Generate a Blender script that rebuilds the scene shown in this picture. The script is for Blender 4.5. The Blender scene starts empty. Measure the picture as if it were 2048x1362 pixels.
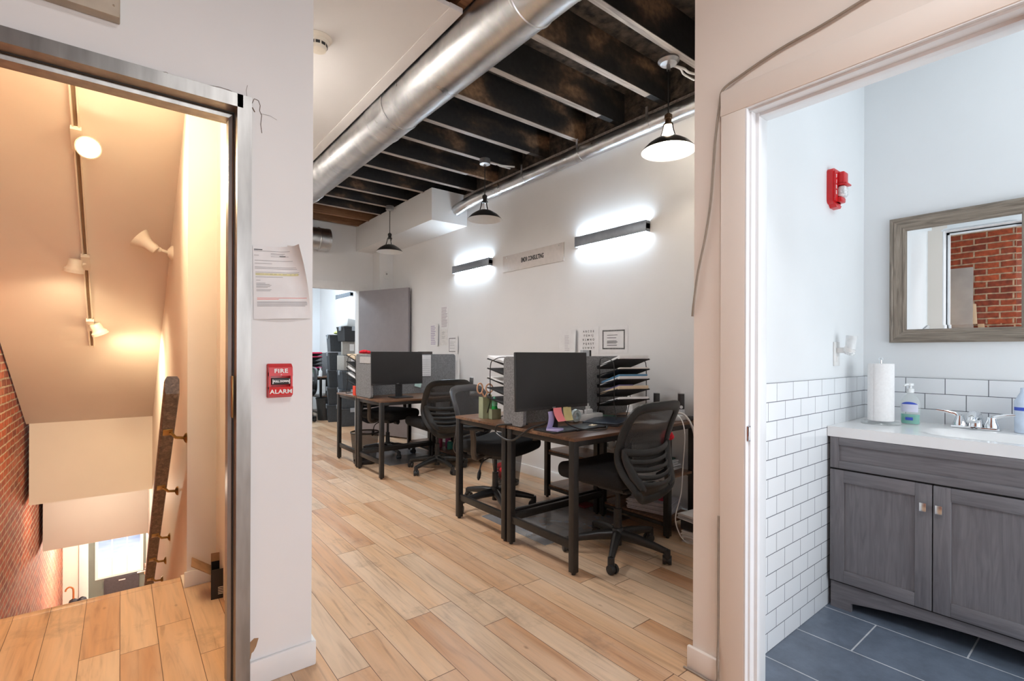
import bpy, bmesh, math, random
from mathutils import Vector, Matrix
random.seed(7)
C = bpy.context.scene.collection
PI = math.pi
def R(d): return math.radians(d)

# ---------------------------------------------------------------- materials
def nodes(name):
    m = bpy.data.materials.new(name); m.use_nodes = True
    nt = m.node_tree
    return m, nt, nt.nodes['Principled BSDF']
def N(nt, t, **kw):
    n = nt.nodes.new(t)
    for k, v in kw.items():
        if k in n.inputs: n.inputs[k].default_value = v
        else: setattr(n, k, v)
    return n
def ramp(nt, fac, stops):
    r = nt.nodes.new('ShaderNodeValToRGB')
    e = r.color_ramp.elements
    while len(e) < len(stops): e.new(0.5)
    for i, (p, c) in enumerate(stops):
        e[i].position = p; e[i].color = (c[0], c[1], c[2], 1)
    nt.links.new(fac, r.inputs[0]); return r.outputs[0]
def mix(nt, fac, a, b, mode='MIX'):
    n = nt.nodes.new('ShaderNodeMix'); n.data_type = 'RGBA'; n.blend_type = mode
    for s, v in ((n.inputs[0], fac), (n.inputs[6], a), (n.inputs[7], b)):
        if hasattr(v, 'links'): nt.links.new(v, s)
        elif isinstance(v, (int, float)): s.default_value = v
        else: s.default_value = (v[0], v[1], v[2], 1)
    return n.outputs[2]
def math_(nt, op, a, b=None):
    n = nt.nodes.new('ShaderNodeMath'); n.operation = op
    for s, v in ((n.inputs[0], a), (n.inputs[1], b)):
        if v is None: continue
        if hasattr(v, 'links'): nt.links.new(v, s)
        else: s.default_value = v
    return n.outputs[0]
def bump(nt, bs, h, dist=0.002, strength=1.0):
    b = nt.nodes.new('ShaderNodeBump'); b.inputs['Distance'].default_value = dist; b.inputs['Strength'].default_value = strength
    nt.links.new(h, b.inputs['Height']); nt.links.new(b.outputs[0], bs.inputs['Normal'])
def M(name, col, rough=0.5, metal=0.0, var=0.08, scale=30.0, bmp=0.0, detail=3.0, stretch=None, spec=None, trans=0.0, emit=None, est=0.0, alpha=1.0, bdist=0.001):
    m, nt, bs = nodes(name)
    tc = N(nt, 'ShaderNodeTexCoord')
    src = tc.outputs['Object']
    if stretch:
        mp = N(nt, 'ShaderNodeMapping'); mp.inputs['Scale'].default_value = stretch
        nt.links.new(src, mp.inputs[0]); src = mp.outputs[0]
    nz = N(nt, 'ShaderNodeTexNoise'); nz.inputs['Scale'].default_value = scale; nz.inputs['Detail'].default_value = detail
    nt.links.new(src, nz.inputs['Vector'])
    lo = tuple(max(0, c * (1 - var)) for c in col); hi = tuple(min(1, c * (1 + var)) for c in col)
    c = ramp(nt, nz.outputs[0], [(0.3, lo), (0.7, hi)])
    nt.links.new(c, bs.inputs['Base Color'])
    bs.inputs['Roughness'].default_value = rough; bs.inputs['Metallic'].default_value = metal
    if spec is not None: bs.inputs['Specular IOR Level'].default_value = spec
    bs.inputs['Transmission Weight'].default_value = trans
    bs.inputs['Alpha'].default_value = alpha
    if emit: bs.inputs['Emission Color'].default_value = (*emit, 1); bs.inputs['Emission Strength'].default_value = est
    if bmp: bump(nt, bs, nz.outputs[0], bdist, bmp)
    return m

def sep(nt):
    tc = N(nt, 'ShaderNodeTexCoord'); s = N(nt, 'ShaderNodeSeparateXYZ')
    nt.links.new(tc.outputs['Object'], s.inputs[0]); return tc.outputs['Object'], s
def comb(nt, *v):
    c = N(nt, 'ShaderNodeCombineXYZ')
    for i, x in enumerate(v):
        if hasattr(x, 'links'): nt.links.new(x, c.inputs[i])
        else: c.inputs[i].default_value = x
    return c.outputs[0]

def plank_floor():
    m, nt, bs = nodes('plank_floor')
    oc, s = sep(nt); x, y = s.outputs[0], s.outputs[1]
    W, L = 0.127, 0.92
    u = math_(nt, 'DIVIDE', x, W); row = math_(nt, 'FLOOR', u); fu = math_(nt, 'FRACT', u)
    wn = N(nt, 'ShaderNodeTexWhiteNoise', noise_dimensions='1D'); nt.links.new(row, wn.inputs['W'])
    v = math_(nt, 'ADD', math_(nt, 'DIVIDE', y, L), math_(nt, 'MULTIPLY', wn.outputs[0], 7.3))
    idv = math_(nt, 'FLOOR', v); fv = math_(nt, 'FRACT', v)
    w2 = N(nt, 'ShaderNodeTexWhiteNoise', noise_dimensions='2D'); nt.links.new(comb(nt, row, idv, 0), w2.inputs['Vector'])
    h = w2.outputs[0]
    tone = ramp(nt, h, [(0.0, (0.50, 0.265, 0.135)), (0.25, (0.58, 0.335, 0.18)), (0.5, (0.63, 0.40, 0.23)), (0.75, (0.66, 0.46, 0.30)), (1.0, (0.56, 0.41, 0.28))])
    off = math_(nt, 'MULTIPLY', h, 37.0)
    gc = comb(nt, math_(nt, 'MULTIPLY', x, 34.0), math_(nt, 'MULTIPLY', y, 2.6), off)
    g = N(nt, 'ShaderNodeTexNoise'); g.inputs['Scale'].default_value = 1.0; g.inputs['Detail'].default_value = 6; g.inputs['Distortion'].default_value = 1.2
    nt.links.new(gc, g.inputs['Vector'])
    gr = ramp(nt, g.outputs[0], [(0.25, (0.42, 0.36, 0.32)), (0.45, (0.90, 0.88, 0.86)), (0.55, (1.0, 0.99, 0.97)), (0.75, (1.18, 1.14, 1.08))])
    col = mix(nt, 0.75, tone, gr, 'MULTIPLY')
    # broad pale wear and reddish heartwood
    b = N(nt, 'ShaderNodeTexNoise'); b.inputs['Scale'].default_value = 1.0; b.inputs['Detail'].default_value = 2
    nt.links.new(comb(nt, math_(nt, 'MULTIPLY', x, 9.0), math_(nt, 'MULTIPLY', y, 1.1), off), b.inputs['Vector'])
    bb = ramp(nt, b.outputs[0], [(0.35, (0, 0, 0)), (0.7, (1, 1, 1))])
    col = mix(nt, math_(nt, 'MULTIPLY', bb, 0.45), col, (0.74, 0.56, 0.40))
    # knots
    vo = N(nt, 'ShaderNodeTexVoronoi'); vo.inputs['Scale'].default_value = 1.0
    nt.links.new(comb(nt, math_(nt, 'MULTIPLY', x, 6.5), math_(nt, 'MULTIPLY', y, 3.2), off), vo.inputs['Vector'])
    kn = ramp(nt, vo.outputs['Distance'], [(0.015, (1, 1, 1)), (0.06, (0, 0, 0))])
    col = mix(nt, math_(nt, 'MULTIPLY', kn, 0.6), col, (0.20, 0.10, 0.05))
    # scuff stains
    st = N(nt, 'ShaderNodeTexNoise'); st.inputs['Scale'].default_value = 2.3; st.inputs['Detail'].default_value = 8; st.inputs['Roughness'].default_value = 0.7
    nt.links.new(oc, st.inputs['Vector'])
    sm = ramp(nt, st.outputs[0], [(0.57, (0, 0, 0)), (0.70, (1, 1, 1))])
    col = mix(nt, math_(nt, 'MULTIPLY', sm, 0.45), col, (0.17, 0.12, 0.085))
    g1 = math_(nt, 'LESS_THAN', math_(nt, 'ABSOLUTE', math_(nt, 'SUBTRACT', fu, 0.5)), 0.491)
    g2 = math_(nt, 'LESS_THAN', math_(nt, 'ABSOLUTE', math_(nt, 'SUBTRACT', fv, 0.5)), 0.4984)
    gap = math_(nt, 'MULTIPLY', g1, g2)
    col = mix(nt, gap, (0.12, 0.065, 0.035), col)
    nt.links.new(col, bs.inputs['Base Color'])
    rr = ramp(nt, g.outputs[0], [(0.2, (0.30, 0.30, 0.30)), (0.8, (0.46, 0.46, 0.46))])
    nt.links.new(rr, bs.inputs['Roughness'])
    hh = math_(nt, 'ADD', gap, math_(nt, 'MULTIPLY', g.outputs[0], 0.12))
    bump(nt, bs, hh, 0.0012, 0.8)
    return m

def brick_wall():
    m, nt, bs = nodes('old_red_brick')
    oc, s = sep(nt)
    wob = N(nt, 'ShaderNodeTexNoise'); wob.inputs['Scale'].default_value = 6.0; nt.links.new(oc, wob.inputs['Vector'])
    dz = math_(nt, 'MULTIPLY', math_(nt, 'SUBTRACT', wob.outputs[0], 0.5), 0.018)
    vec = comb(nt, s.outputs[1], math_(nt, 'ADD', s.outputs[2], dz), 0)
    br = N(nt, 'ShaderNodeTexBrick'); br.inputs['Scale'].default_value = 1.0
    br.inputs['Brick Width'].default_value = 0.20; br.inputs['Row Height'].default_value = 0.066; br.inputs['Mortar Size'].default_value = 0.009
    br.inputs['Mortar Smooth'].default_value = 0.35; br.inputs['Bias'].default_value = -0.1
    br.inputs['Color1'].default_value = (0.42, 0.10, 0.045, 1); br.inputs['Color2'].default_value = (0.20, 0.045, 0.03, 1); br.inputs['Mortar'].default_value = (0.50, 0.40, 0.30, 1)
    nt.links.new(vec, br.inputs['Vector'])
    nz = N(nt, 'ShaderNodeTexNoise'); nz.inputs['Scale'].default_value = 22; nz.inputs['Detail'].default_value = 6; nt.links.new(oc, nz.inputs['Vector'])
    c = mix(nt, 0.8, br.outputs[0], ramp(nt, nz.outputs[0], [(0.3, (0.5, 0.45, 0.45)), (0.7, (1.3, 1.2, 1.1))]), 'MULTIPLY')
    n2 = N(nt, 'ShaderNodeTexNoise'); n2.inputs['Scale'].default_value = 1.6; n2.inputs['Detail'].default_value = 4; nt.links.new(oc, n2.inputs['Vector'])
    w = ramp(nt, n2.outputs[0], [(0.55, (0, 0, 0)), (0.75, (1, 1, 1))])
    c = mix(nt, math_(nt, 'MULTIPLY', w, 0.25), c, (0.55, 0.42, 0.36))
    nt.links.new(c, bs.inputs['Base Color']); bs.inputs['Roughness'].default_value = 0.85
    bump(nt, bs, math_(nt, 'SUBTRACT', math_(nt, 'MULTIPLY', nz.outputs[0], 0.5), br.outputs[1]), 0.008, 0.9)
    return m

def tile_mat(name, ax, w, hgt, mort, col, mcol, rough, off=0.5, shift=(0, 0), var=None):
    m, nt, bs = nodes(name)
    oc, s = sep(nt)
    a, b = s.outputs[ax[0]], s.outputs[ax[1]]
    vec = comb(nt, math_(nt, 'ADD', a, shift[0]), math_(nt, 'ADD', b, shift[1]), 0)
    br = N(nt, 'ShaderNodeTexBrick'); br.offset = off
    br.inputs['Scale'].default_value = 1.0; br.inputs['Brick Width'].default_value = w; br.inputs['Row Height'].default_value = hgt
    br.inputs['Mortar Size'].default_value = mort; br.inputs['Mortar Smooth'].default_value = 0.1
    br.inputs['Color1'].default_value = (*col, 1); br.inputs['Color2'].default_value = (*[c * 0.97 for c in col], 1); br.inputs['Mortar'].default_value = (*mcol, 1)
    nt.links.new(vec, br.inputs['Vector'])
    c = br.outputs[0]
    if var:
        nz = N(nt, 'ShaderNodeTexNoise'); nz.inputs['Scale'].default_value = 9; nz.inputs['Detail'].default_value = 9; nz.inputs['Roughness'].default_value = 0.7; nt.links.new(oc, nz.inputs['Vector'])
        c = mix(nt, 1.0, c, ramp(nt, nz.outputs[0], [(0.3, (1 - var,) * 3), (0.7, (1 + var,) * 3)]), 'MULTIPLY')
    nt.links.new(c, bs.inputs['Base Color']); bs.inputs['Roughness'].default_value = rough
    bump(nt, bs, math_(nt, 'MULTIPLY', br.outputs[1], -1.0), 0.0015, 0.8)
    return m

def wood(name, stops, axis=1, rough=0.5, k=(30, 3), dist=1.5, bmp=0.3, boards=None):
    m, nt, bs = nodes(name)
    oc, s = sep(nt)
    sc = [k[0]] * 3; sc[axis] = k[1]
    mp = N(nt, 'ShaderNodeMapping'); mp.inputs['Scale'].default_value = sc; nt.links.new(oc, mp.inputs[0])
    g = N(nt, 'ShaderNodeTexNoise'); g.inputs['Scale'].default_value = 1; g.inputs['Detail'].default_value = 6; g.inputs['Distortion'].default_value = dist
    nt.links.new(mp.outputs[0], g.inputs['Vector'])
    c = ramp(nt, g.outputs[0], stops)
    if boards:
        u = math_(nt, 'FLOOR', math_(nt, 'DIVIDE', s.outputs[boards[0]], boards[1]))
        wn = N(nt, 'ShaderNodeTexWhiteNoise', noise_dimensions='1D'); nt.links.new(u, wn.inputs['W'])
        c = mix(nt, 0.7, c, ramp(nt, wn.outputs[0], [(0, (0.6, 0.55, 0.55)), (1, (1.25, 1.2, 1.1))]), 'MULTIPLY')
    nt.links.new(c, bs.inputs['Base Color']); bs.inputs['Roughness'].default_value = rough
    bump(nt, bs, g.outputs[0], 0.001, bmp)
    return m

def charred():
    m, nt, bs = nodes('charred_joist_wood')
    oc, s = sep(nt)
    mp = N(nt, 'ShaderNodeMapping'); mp.inputs['Scale'].default_value = (1.1, 1.7, 2.2); nt.links.new(oc, mp.inputs[0])
    n1 = N(nt, 'ShaderNodeTexNoise'); n1.inputs['Scale'].default_value = 1.6; n1.inputs['Detail'].default_value = 5; nt.links.new(mp.outputs[0], n1.inputs['Vector'])
    n2 = N(nt, 'ShaderNodeTexNoise'); n2.inputs['Scale'].default_value = 30; n2.inputs['Detail'].default_value = 6; nt.links.new(oc, n2.inputs['Vector'])
    c = ramp(nt, n1.outputs[0], [(0.48, (0.012, 0.0115, 0.012)), (0.57, (0.045, 0.032, 0.024)), (0.66, (0.24, 0.14, 0.08))])
    c = mix(nt, 0.8, c, ramp(nt, n2.outputs[0], [(0.3, (0.5, 0.5, 0.5)), (0.75, (1.6, 1.6, 1.6))]), 'MULTIPLY')
    nt.links.new(c, bs.inputs['Base Color']); bs.inputs['Roughness'].default_value = 0.6
    bump(nt, bs, n2.outputs[0], 0.004, 0.6)
    return m

def galvanized():
    m, nt, bs = nodes('galvanised_sheet')
    oc, s = sep(nt)
    n1 = N(nt, 'ShaderNodeTexNoise'); n1.inputs['Scale'].default_value = 7; n1.inputs['Detail'].default_value = 5; n1.inputs['Distortion'].default_value = 1; nt.links.new(oc, n1.inputs['Vector'])
    vo = N(nt, 'ShaderNodeTexVoronoi'); vo.inputs['Scale'].default_value = 60; nt.links.new(oc, vo.inputs['Vector'])
    c = ramp(nt, n1.outputs[0], [(0.3, (0.50, 0.51, 0.53)), (0.7, (0.72, 0.72, 0.72))])
    c = mix(nt, 0.04, c, vo.outputs['Color'], 'MULTIPLY')
    nt.links.new(c, bs.inputs['Base Color']); bs.inputs['Metallic'].default_value = 1.0
    nt.links.new(ramp(nt, n1.outputs[0], [(0.3, (0.27,) * 3), (0.7, (0.40,) * 3)]), bs.inputs['Roughness'])
    bump(nt, bs, n1.outputs[0], 0.0006, 0.06)
    return m

def wall_paint(name, col, rough=0.55, marks=0.0):
    m, nt, bs = nodes(name)
    oc, s = sep(nt)
    n1 = N(nt, 'ShaderNodeTexNoise'); n1.inputs['Scale'].default_value = 3; n1.inputs['Detail'].default_value = 4; nt.links.new(oc, n1.inputs['Vector'])
    n2 = N(nt, 'ShaderNodeTexNoise'); n2.inputs['Scale'].default_value = 90; n2.inputs['Detail'].default_value = 3; nt.links.new(oc, n2.inputs['Vector'])
    c = ramp(nt, n1.outputs[0], [(0.3, tuple(v * 0.97 for v in col)), (0.7, col)])
    if marks:
        n3 = N(nt, 'ShaderNodeTexNoise'); n3.inputs['Scale'].default_value = 14; n3.inputs['Detail'].default_value = 9; n3.inputs['Roughness'].default_value = 0.75; nt.links.new(oc, n3.inputs['Vector'])
        k = ramp(nt, n3.outputs[0], [(0.66, (0, 0, 0)), (0.74, (1, 1, 1))])
        c = mix(nt, math_(nt, 'MULTIPLY', k, marks), c, (0.42, 0.38, 0.35))
    nt.links.new(c, bs.inputs['Base Color']); bs.inputs['Roughness'].default_value = rough
    bump(nt, bs, math_(nt, 'ADD', n1.outputs[0], math_(nt, 'MULTIPLY', n2.outputs[0], 0.06)), 0.006, 0.35)
    return m

def glow(name, col, strength):
    m, nt, bs = nodes(name)
    bs.inputs['Base Color'].default_value = (*col, 1); bs.inputs['Emission Color'].default_value = (*col, 1)
    bs.inputs['Emission Strength'].default_value = strength
    return m
def glassy(name, col=(0.95, 0.97, 0.97), rough=0.02, ior=1.45, thin=False):
    m, nt, bs = nodes(name)
    bs.inputs['Base Color'].default_value = (*col, 1); bs.inputs['Roughness'].default_value = rough
    bs.inputs['Transmission Weight'].default_value = 1.0; bs.inputs['IOR'].default_value = ior
    return m
def mesh_fabric(name, col, a):
    m, nt, bs = nodes(name)
    tc = N(nt, 'ShaderNodeTexCoord')
    nz = N(nt, 'ShaderNodeTexNoise'); nz.inputs['Scale'].default_value = 300; nt.links.new(tc.outputs['Object'], nz.inputs['Vector'])
    nt.links.new(ramp(nt, nz.outputs[0], [(0.3, tuple(c * 0.7 for c in col)), (0.7, tuple(c * 1.3 for c in col))]), bs.inputs['Base Color'])
    bs.inputs['Roughness'].default_value = 0.7; bs.inputs['Alpha'].default_value = a
    return m

WALL = wall_paint('white_wall_paint', (0.80, 0.79, 0.785), 0.5, 0.10)
WALLP = wall_paint('warm_lit_wall_paint', (0.82, 0.75, 0.68), 0.5, 0.05)  # same white paint, with the hall's warm light put into its colour
STAIRP = wall_paint('warm_lit_stair_paint', (0.82, 0.755, 0.68), 0.55)  # white stair walls tinted with the track lamps' orange light
BATHP = wall_paint('bathroom_wall_paint', (0.82, 0.85, 0.87), 0.5)
CEILP = wall_paint('ceiling_paint', (0.80, 0.78, 0.765), 0.6)
TRIM = M('white_trim_gloss', (0.80, 0.79, 0.78), 0.35, var=0.03, scale=8)
BTRIM = M('white_jamb_gloss', (0.84, 0.86, 0.88), 0.3, var=0.02, scale=8)
PLANK = plank_floor()
BRICK = brick_wall()
TILE_L = tile_mat('white_subway_tile_side', (0, 2), 0.157, 0.0782, 0.0016, (0.84, 0.87, 0.90), (0.16, 0.17, 0.20), 0.12, 0.5, (0.05, 0.0))
TILE_B = tile_mat('white_subway_tile_back', (1, 2), 0.157, 0.0782, 0.0016, (0.84, 0.87, 0.90), (0.12, 0.13, 0.15), 0.12, 0.5, (0.03, 0.0))
SLATE = tile_mat('blue_slate_floor_tile', (1, 0), 0.61, 0.312, 0.003, (0.125, 0.155, 0.205), (0.52, 0.54, 0.57), 0.38, 0.5, (0.185, 0.145), 0.25)
RUSTIC = wood('rustic_brown_board', [(0.25, (0.07, 0.032, 0.016)), (0.5, (0.17, 0.085, 0.045)), (0.72, (0.30, 0.165, 0.09))], 0, 0.34, (26, 2.2), 2.2, 0.2, (1, 0.085))
JOISTLOW = wood('bare_lit_joist_underside', [(0.3, (0.22, 0.19, 0.17)), (0.55, (0.42, 0.37, 0.33)), (0.75, (0.58, 0.52, 0.47))], 0, 0.45, (40, 3), 1, 0.5)  # bare wood strip, brightened by sconce light put into its colour
CHAR = charred()
SUBFLOOR = M('sooty_subfloor', (0.055, 0.040, 0.030), 0.8, var=0.9, scale=16, bmp=1.0, detail=8, bdist=0.02)
BAREWOOD = wood('bare_brown_wood', [(0.3, (0.16, 0.07, 0.03)), (0.7, (0.34, 0.17, 0.08))], 0, 0.6)
GALV = galvanized()
BLACKMETAL = M('dark_bronze_metal', (0.022, 0.019, 0.017), 0.36, 0.2, var=0.15, scale=40)
BLACKPL = M('black_plastic', (0.022, 0.022, 0.023), 0.42, var=0.2, scale=60, bmp=0.15)
CHARPL = M('charcoal_plastic', (0.019, 0.0185, 0.018), 0.36, var=0.15, scale=50, bmp=0.1)
BLACKFAB = M('black_seat_fabric', (0.010, 0.010, 0.011), 0.9, var=0.3, scale=200, bmp=0.4)
CHMESH = mesh_fabric('charcoal_chair_mesh', (0.040, 0.038, 0.038), 0.82)
BINMESH = mesh_fabric('black_wire_mesh', (0.035, 0.03, 0.028), 0.55)
TRAYMESH = mesh_fabric('black_tray_mesh', (0.02, 0.02, 0.021), 0.88)
SCREEN = M('monitor_glass', (0.018, 0.017, 0.017), 0.28, var=0.1, scale=5)
FELT = M('grey_felt', (0.20, 0.20, 0.205), 0.95, var=0.38, scale=150, bmp=0.6, detail=8)
STEEL = M('brushed_steel_frame', (0.30, 0.285, 0.27), 0.36, 0.85, var=0.18, scale=9, stretch=(3, 3, 0.5))
CHROME = M('chrome', (0.82, 0.84, 0.86), 0.06, 1.0, var=0.02)
NICKEL = M('satin_nickel', (0.72, 0.72, 0.72), 0.25, 1.0, var=0.03)
BRASS = M('antique_brass', (0.42, 0.28, 0.11), 0.3, 1.0, var=0.1)
RED = M('fire_red_plastic', (0.62, 0.012, 0.016), 0.3, var=0.08)
WHITEINK = M('white_lettering', (0.85, 0.84, 0.82), 0.5, var=0.02)
BLACKINK = M('black_lettering', (0.02, 0.02, 0.02), 0.6, var=0.1)
GREYINK = M('grey_print', (0.36, 0.35, 0.36), 0.8, var=0.1)
PAPER = M('white_paper', (0.80, 0.79, 0.79), 0.8, var=0.04, scale=14)
PAPER2 = M('warm_paper', (0.72, 0.68, 0.64), 0.8, var=0.07, scale=20)
KRAFT = M('brown_cardboard', (0.36, 0.21, 0.11), 0.85, var=0.15, scale=25)
WHITEPL = M('white_plastic', (0.80, 0.80, 0.79), 0.35, var=0.03)
CREAMPL = M('cream_plastic', (0.80, 0.73, 0.62), 0.4, var=0.03)
PORC = M('white_cultured_marble', (0.86, 0.86, 0.86), 0.15, var=0.02, scale=6)
VAN = wood('grey_stained_maple', [(0.25, (0.125, 0.118, 0.128)), (0.5, (0.165, 0.157, 0.168)), (0.75, (0.205, 0.194, 0.203))], 2, 0.42, (60, 5), 1.2, 0.15)
VANH = wood('grey_stained_maple_rail', [(0.25, (0.125, 0.118, 0.128)), (0.5, (0.165, 0.157, 0.168)), (0.75, (0.205, 0.194, 0.203))], 1, 0.42, (60, 5), 1.2, 0.15)
DARKIN = M('dark_cabinet_inside', (0.02, 0.018, 0.018), 0.8)
MFRAME = wood('weathered_grey_frame', [(0.25, (0.12, 0.098, 0.075)), (0.5, (0.235, 0.195, 0.155)), (0.75, (0.35, 0.30, 0.245))], 1, 0.5, (90, 6), 1.0, 0.4)
MFRAMEV = wood('weathered_grey_frame_upright', [(0.25, (0.12, 0.098, 0.075)), (0.5, (0.235, 0.195, 0.155)), (0.75, (0.35, 0.30, 0.245))], 2, 0.5, (90, 6), 1.0, 0.4)
MIRROR = M('mirror_silver', (0.92, 0.93, 0.93), 0.0, 1.0, var=0.0)
DOORGREY = M('grey_door_paint', (0.27, 0.245, 0.255), 0.5, var=0.04, scale=10)
GREENGREY = M('sage_grey_door_paint', (0.16, 0.185, 0.165), 0.45, var=0.06, scale=6)
RAILW = wood('dark_worn_timber', [(0.25, (0.07, 0.05, 0.04)), (0.5, (0.15, 0.11, 0.085)), (0.75, (0.29, 0.22, 0.17))], 1, 0.5, (50, 3), 1.0, 0.5)
BRONZE = M('dark_shade_enamel', (0.035, 0.032, 0.030), 0.32, 0.4, var=0.1)
SHADEIN = M('white_shade_enamel', (0.78, 0.78, 0.77), 0.35, var=0.02)
WARMSHADE = M('warm_lit_socket', (0.16, 0.10, 0.06), 0.35, 0.7, var=0.1)  # socket of the lit pendant, bulb's warm glow put into the colour
LEDBLUE = glow('cool_led_diffuser', (0.72, 0.87, 1.0), 52.0)
BULBON = glow('warm_white_bulb', (1.0, 0.90, 0.76), 190.0)
BULBOFF = glassy('frosted_bulb_glass', (0.95, 0.95, 0.95), 0.3)
TRACKGLOW = glow('tungsten_lamp_face', (1.0, 0.80, 0.52), 140.0)
TRACKGLOW2 = glow('tungsten_lamp_face_turned', (1.0, 0.78, 0.50), 14.0)
GLASS = glassy('window_glass', (0.97, 0.98, 0.98), 0.0, 1.01)
LATCH = M('grey_latch_plastic', (0.34, 0.37, 0.41), 0.4, var=0.05)
TOTE = M('slate_tote_plastic', (0.050, 0.058, 0.068), 0.5, var=0.12)
SAGE = M('sage_green_card', (0.33, 0.36, 0.23), 0.6, var=0.05)
SAGED = M('sage_green_card_dark', (0.24, 0.27, 0.16), 0.6, var=0.05)
PEACH = M('peach_handle_plastic', (0.72, 0.42, 0.26), 0.4, var=0.05)
PURPLE = M('lilac_note_paper', (0.50, 0.44, 0.72), 0.8, var=0.03)
PINK = M('coral_note_paper', (0.86, 0.25, 0.27), 0.8, var=0.03)
MUSTARD = M('olive_yellow_note_paper', (0.60, 0.52, 0.24), 0.8, var=0.05)
BUFF = M('buff_folder_card', (0.70, 0.55, 0.38), 0.8, var=0.04)
BLUEF = M('blue_folder_card', (0.09, 0.25, 0.42), 0.6, var=0.05)
VIOLET = M('violet_folder_card', (0.14, 0.12, 0.30), 0.7, var=0.05)
GREENPL = M('green_marker_plastic', (0.02, 0.50, 0.09), 0.3, var=0.05)
YELLOWPL = M('yellow_marker_plastic', (0.70, 0.68, 0.16), 0.3, var=0.05)
LAPTOP = M('navy_black_laptop_lid', (0.025, 0.032, 0.045), 0.35, var=0.1)
REDCLOTH = M('red_cloth', (0.68, 0.015, 0.03), 0.85, var=0.2, scale=60, bmp=0.3)
TEAL = M('teal_soap', (0.03, 0.62, 0.46), 0.1, var=0.05, trans=0.3)
SOAPLBL = M('pale_lilac_label', (0.70, 0.72, 0.86), 0.4, var=0.05)
SOAPBLUE = M('royal_blue_label', (0.05, 0.10, 0.55), 0.4, var=0.05)
CLEARPL = M('clear_plastic', (0.80, 0.86, 0.86), 0.08, var=0.02, alpha=0.28)
TOWEL = M('paper_towel', (0.86, 0.86, 0.86), 0.95, var=0.03, scale=90, bmp=0.5)
MATPL = M('blue_grey_chair_mat', (0.52, 0.57, 0.62), 0.15, var=0.06, scale=5, alpha=0.45)
NAVY = M('black_umbrella_cloth', (0.012, 0.013, 0.02), 0.6, var=0.2)
HOOKW = M('cherry_wood_handle', (0.34, 0.11, 0.03), 0.3, var=0.15)
BLUECL = M('blue_umbrella_cloth', (0.05, 0.12, 0.42), 0.6, var=0.1)
BAGGREY = M('dark_slate_bag', (0.055, 0.052, 0.062), 0.6, var=0.15, scale=30)
CORDGREY = M('taupe_cable', (0.30, 0.25, 0.20), 0.5, var=0.1)
CORDWHITE = M('white_cable', (0.78, 0.75, 0.72), 0.4, var=0.03)
CORDBLACK = M('black_cable', (0.02, 0.02, 0.02), 0.4, var=0.1)
LIME = M('lime_plastic_bag', (0.55, 0.62, 0.18), 0.4, var=0.15)
SIGNW = M('aged_white_sign_plate', (0.66, 0.61, 0.58), 0.45, var=0.04)
EXITB = M('aged_beige_sign_box', (0.42, 0.34, 0.25), 0.4, var=0.12, scale=10)
EXITR = glow('lit_red_letters', (0.9, 0.01, 0.01), 1.2)
CLEARSTROBE = M('clear_ribbed_strobe', (0.75, 0.80, 0.82), 0.1, var=0.3, scale=120)
GREYBOARD = M('grey_painted_board', (0.40, 0.39, 0.38), 0.6, var=0.1, scale=6)
SHEET_L = M('pale_street_render', (0.55, 0.58, 0.62), 0.8, var=0.25, scale=2)

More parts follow.
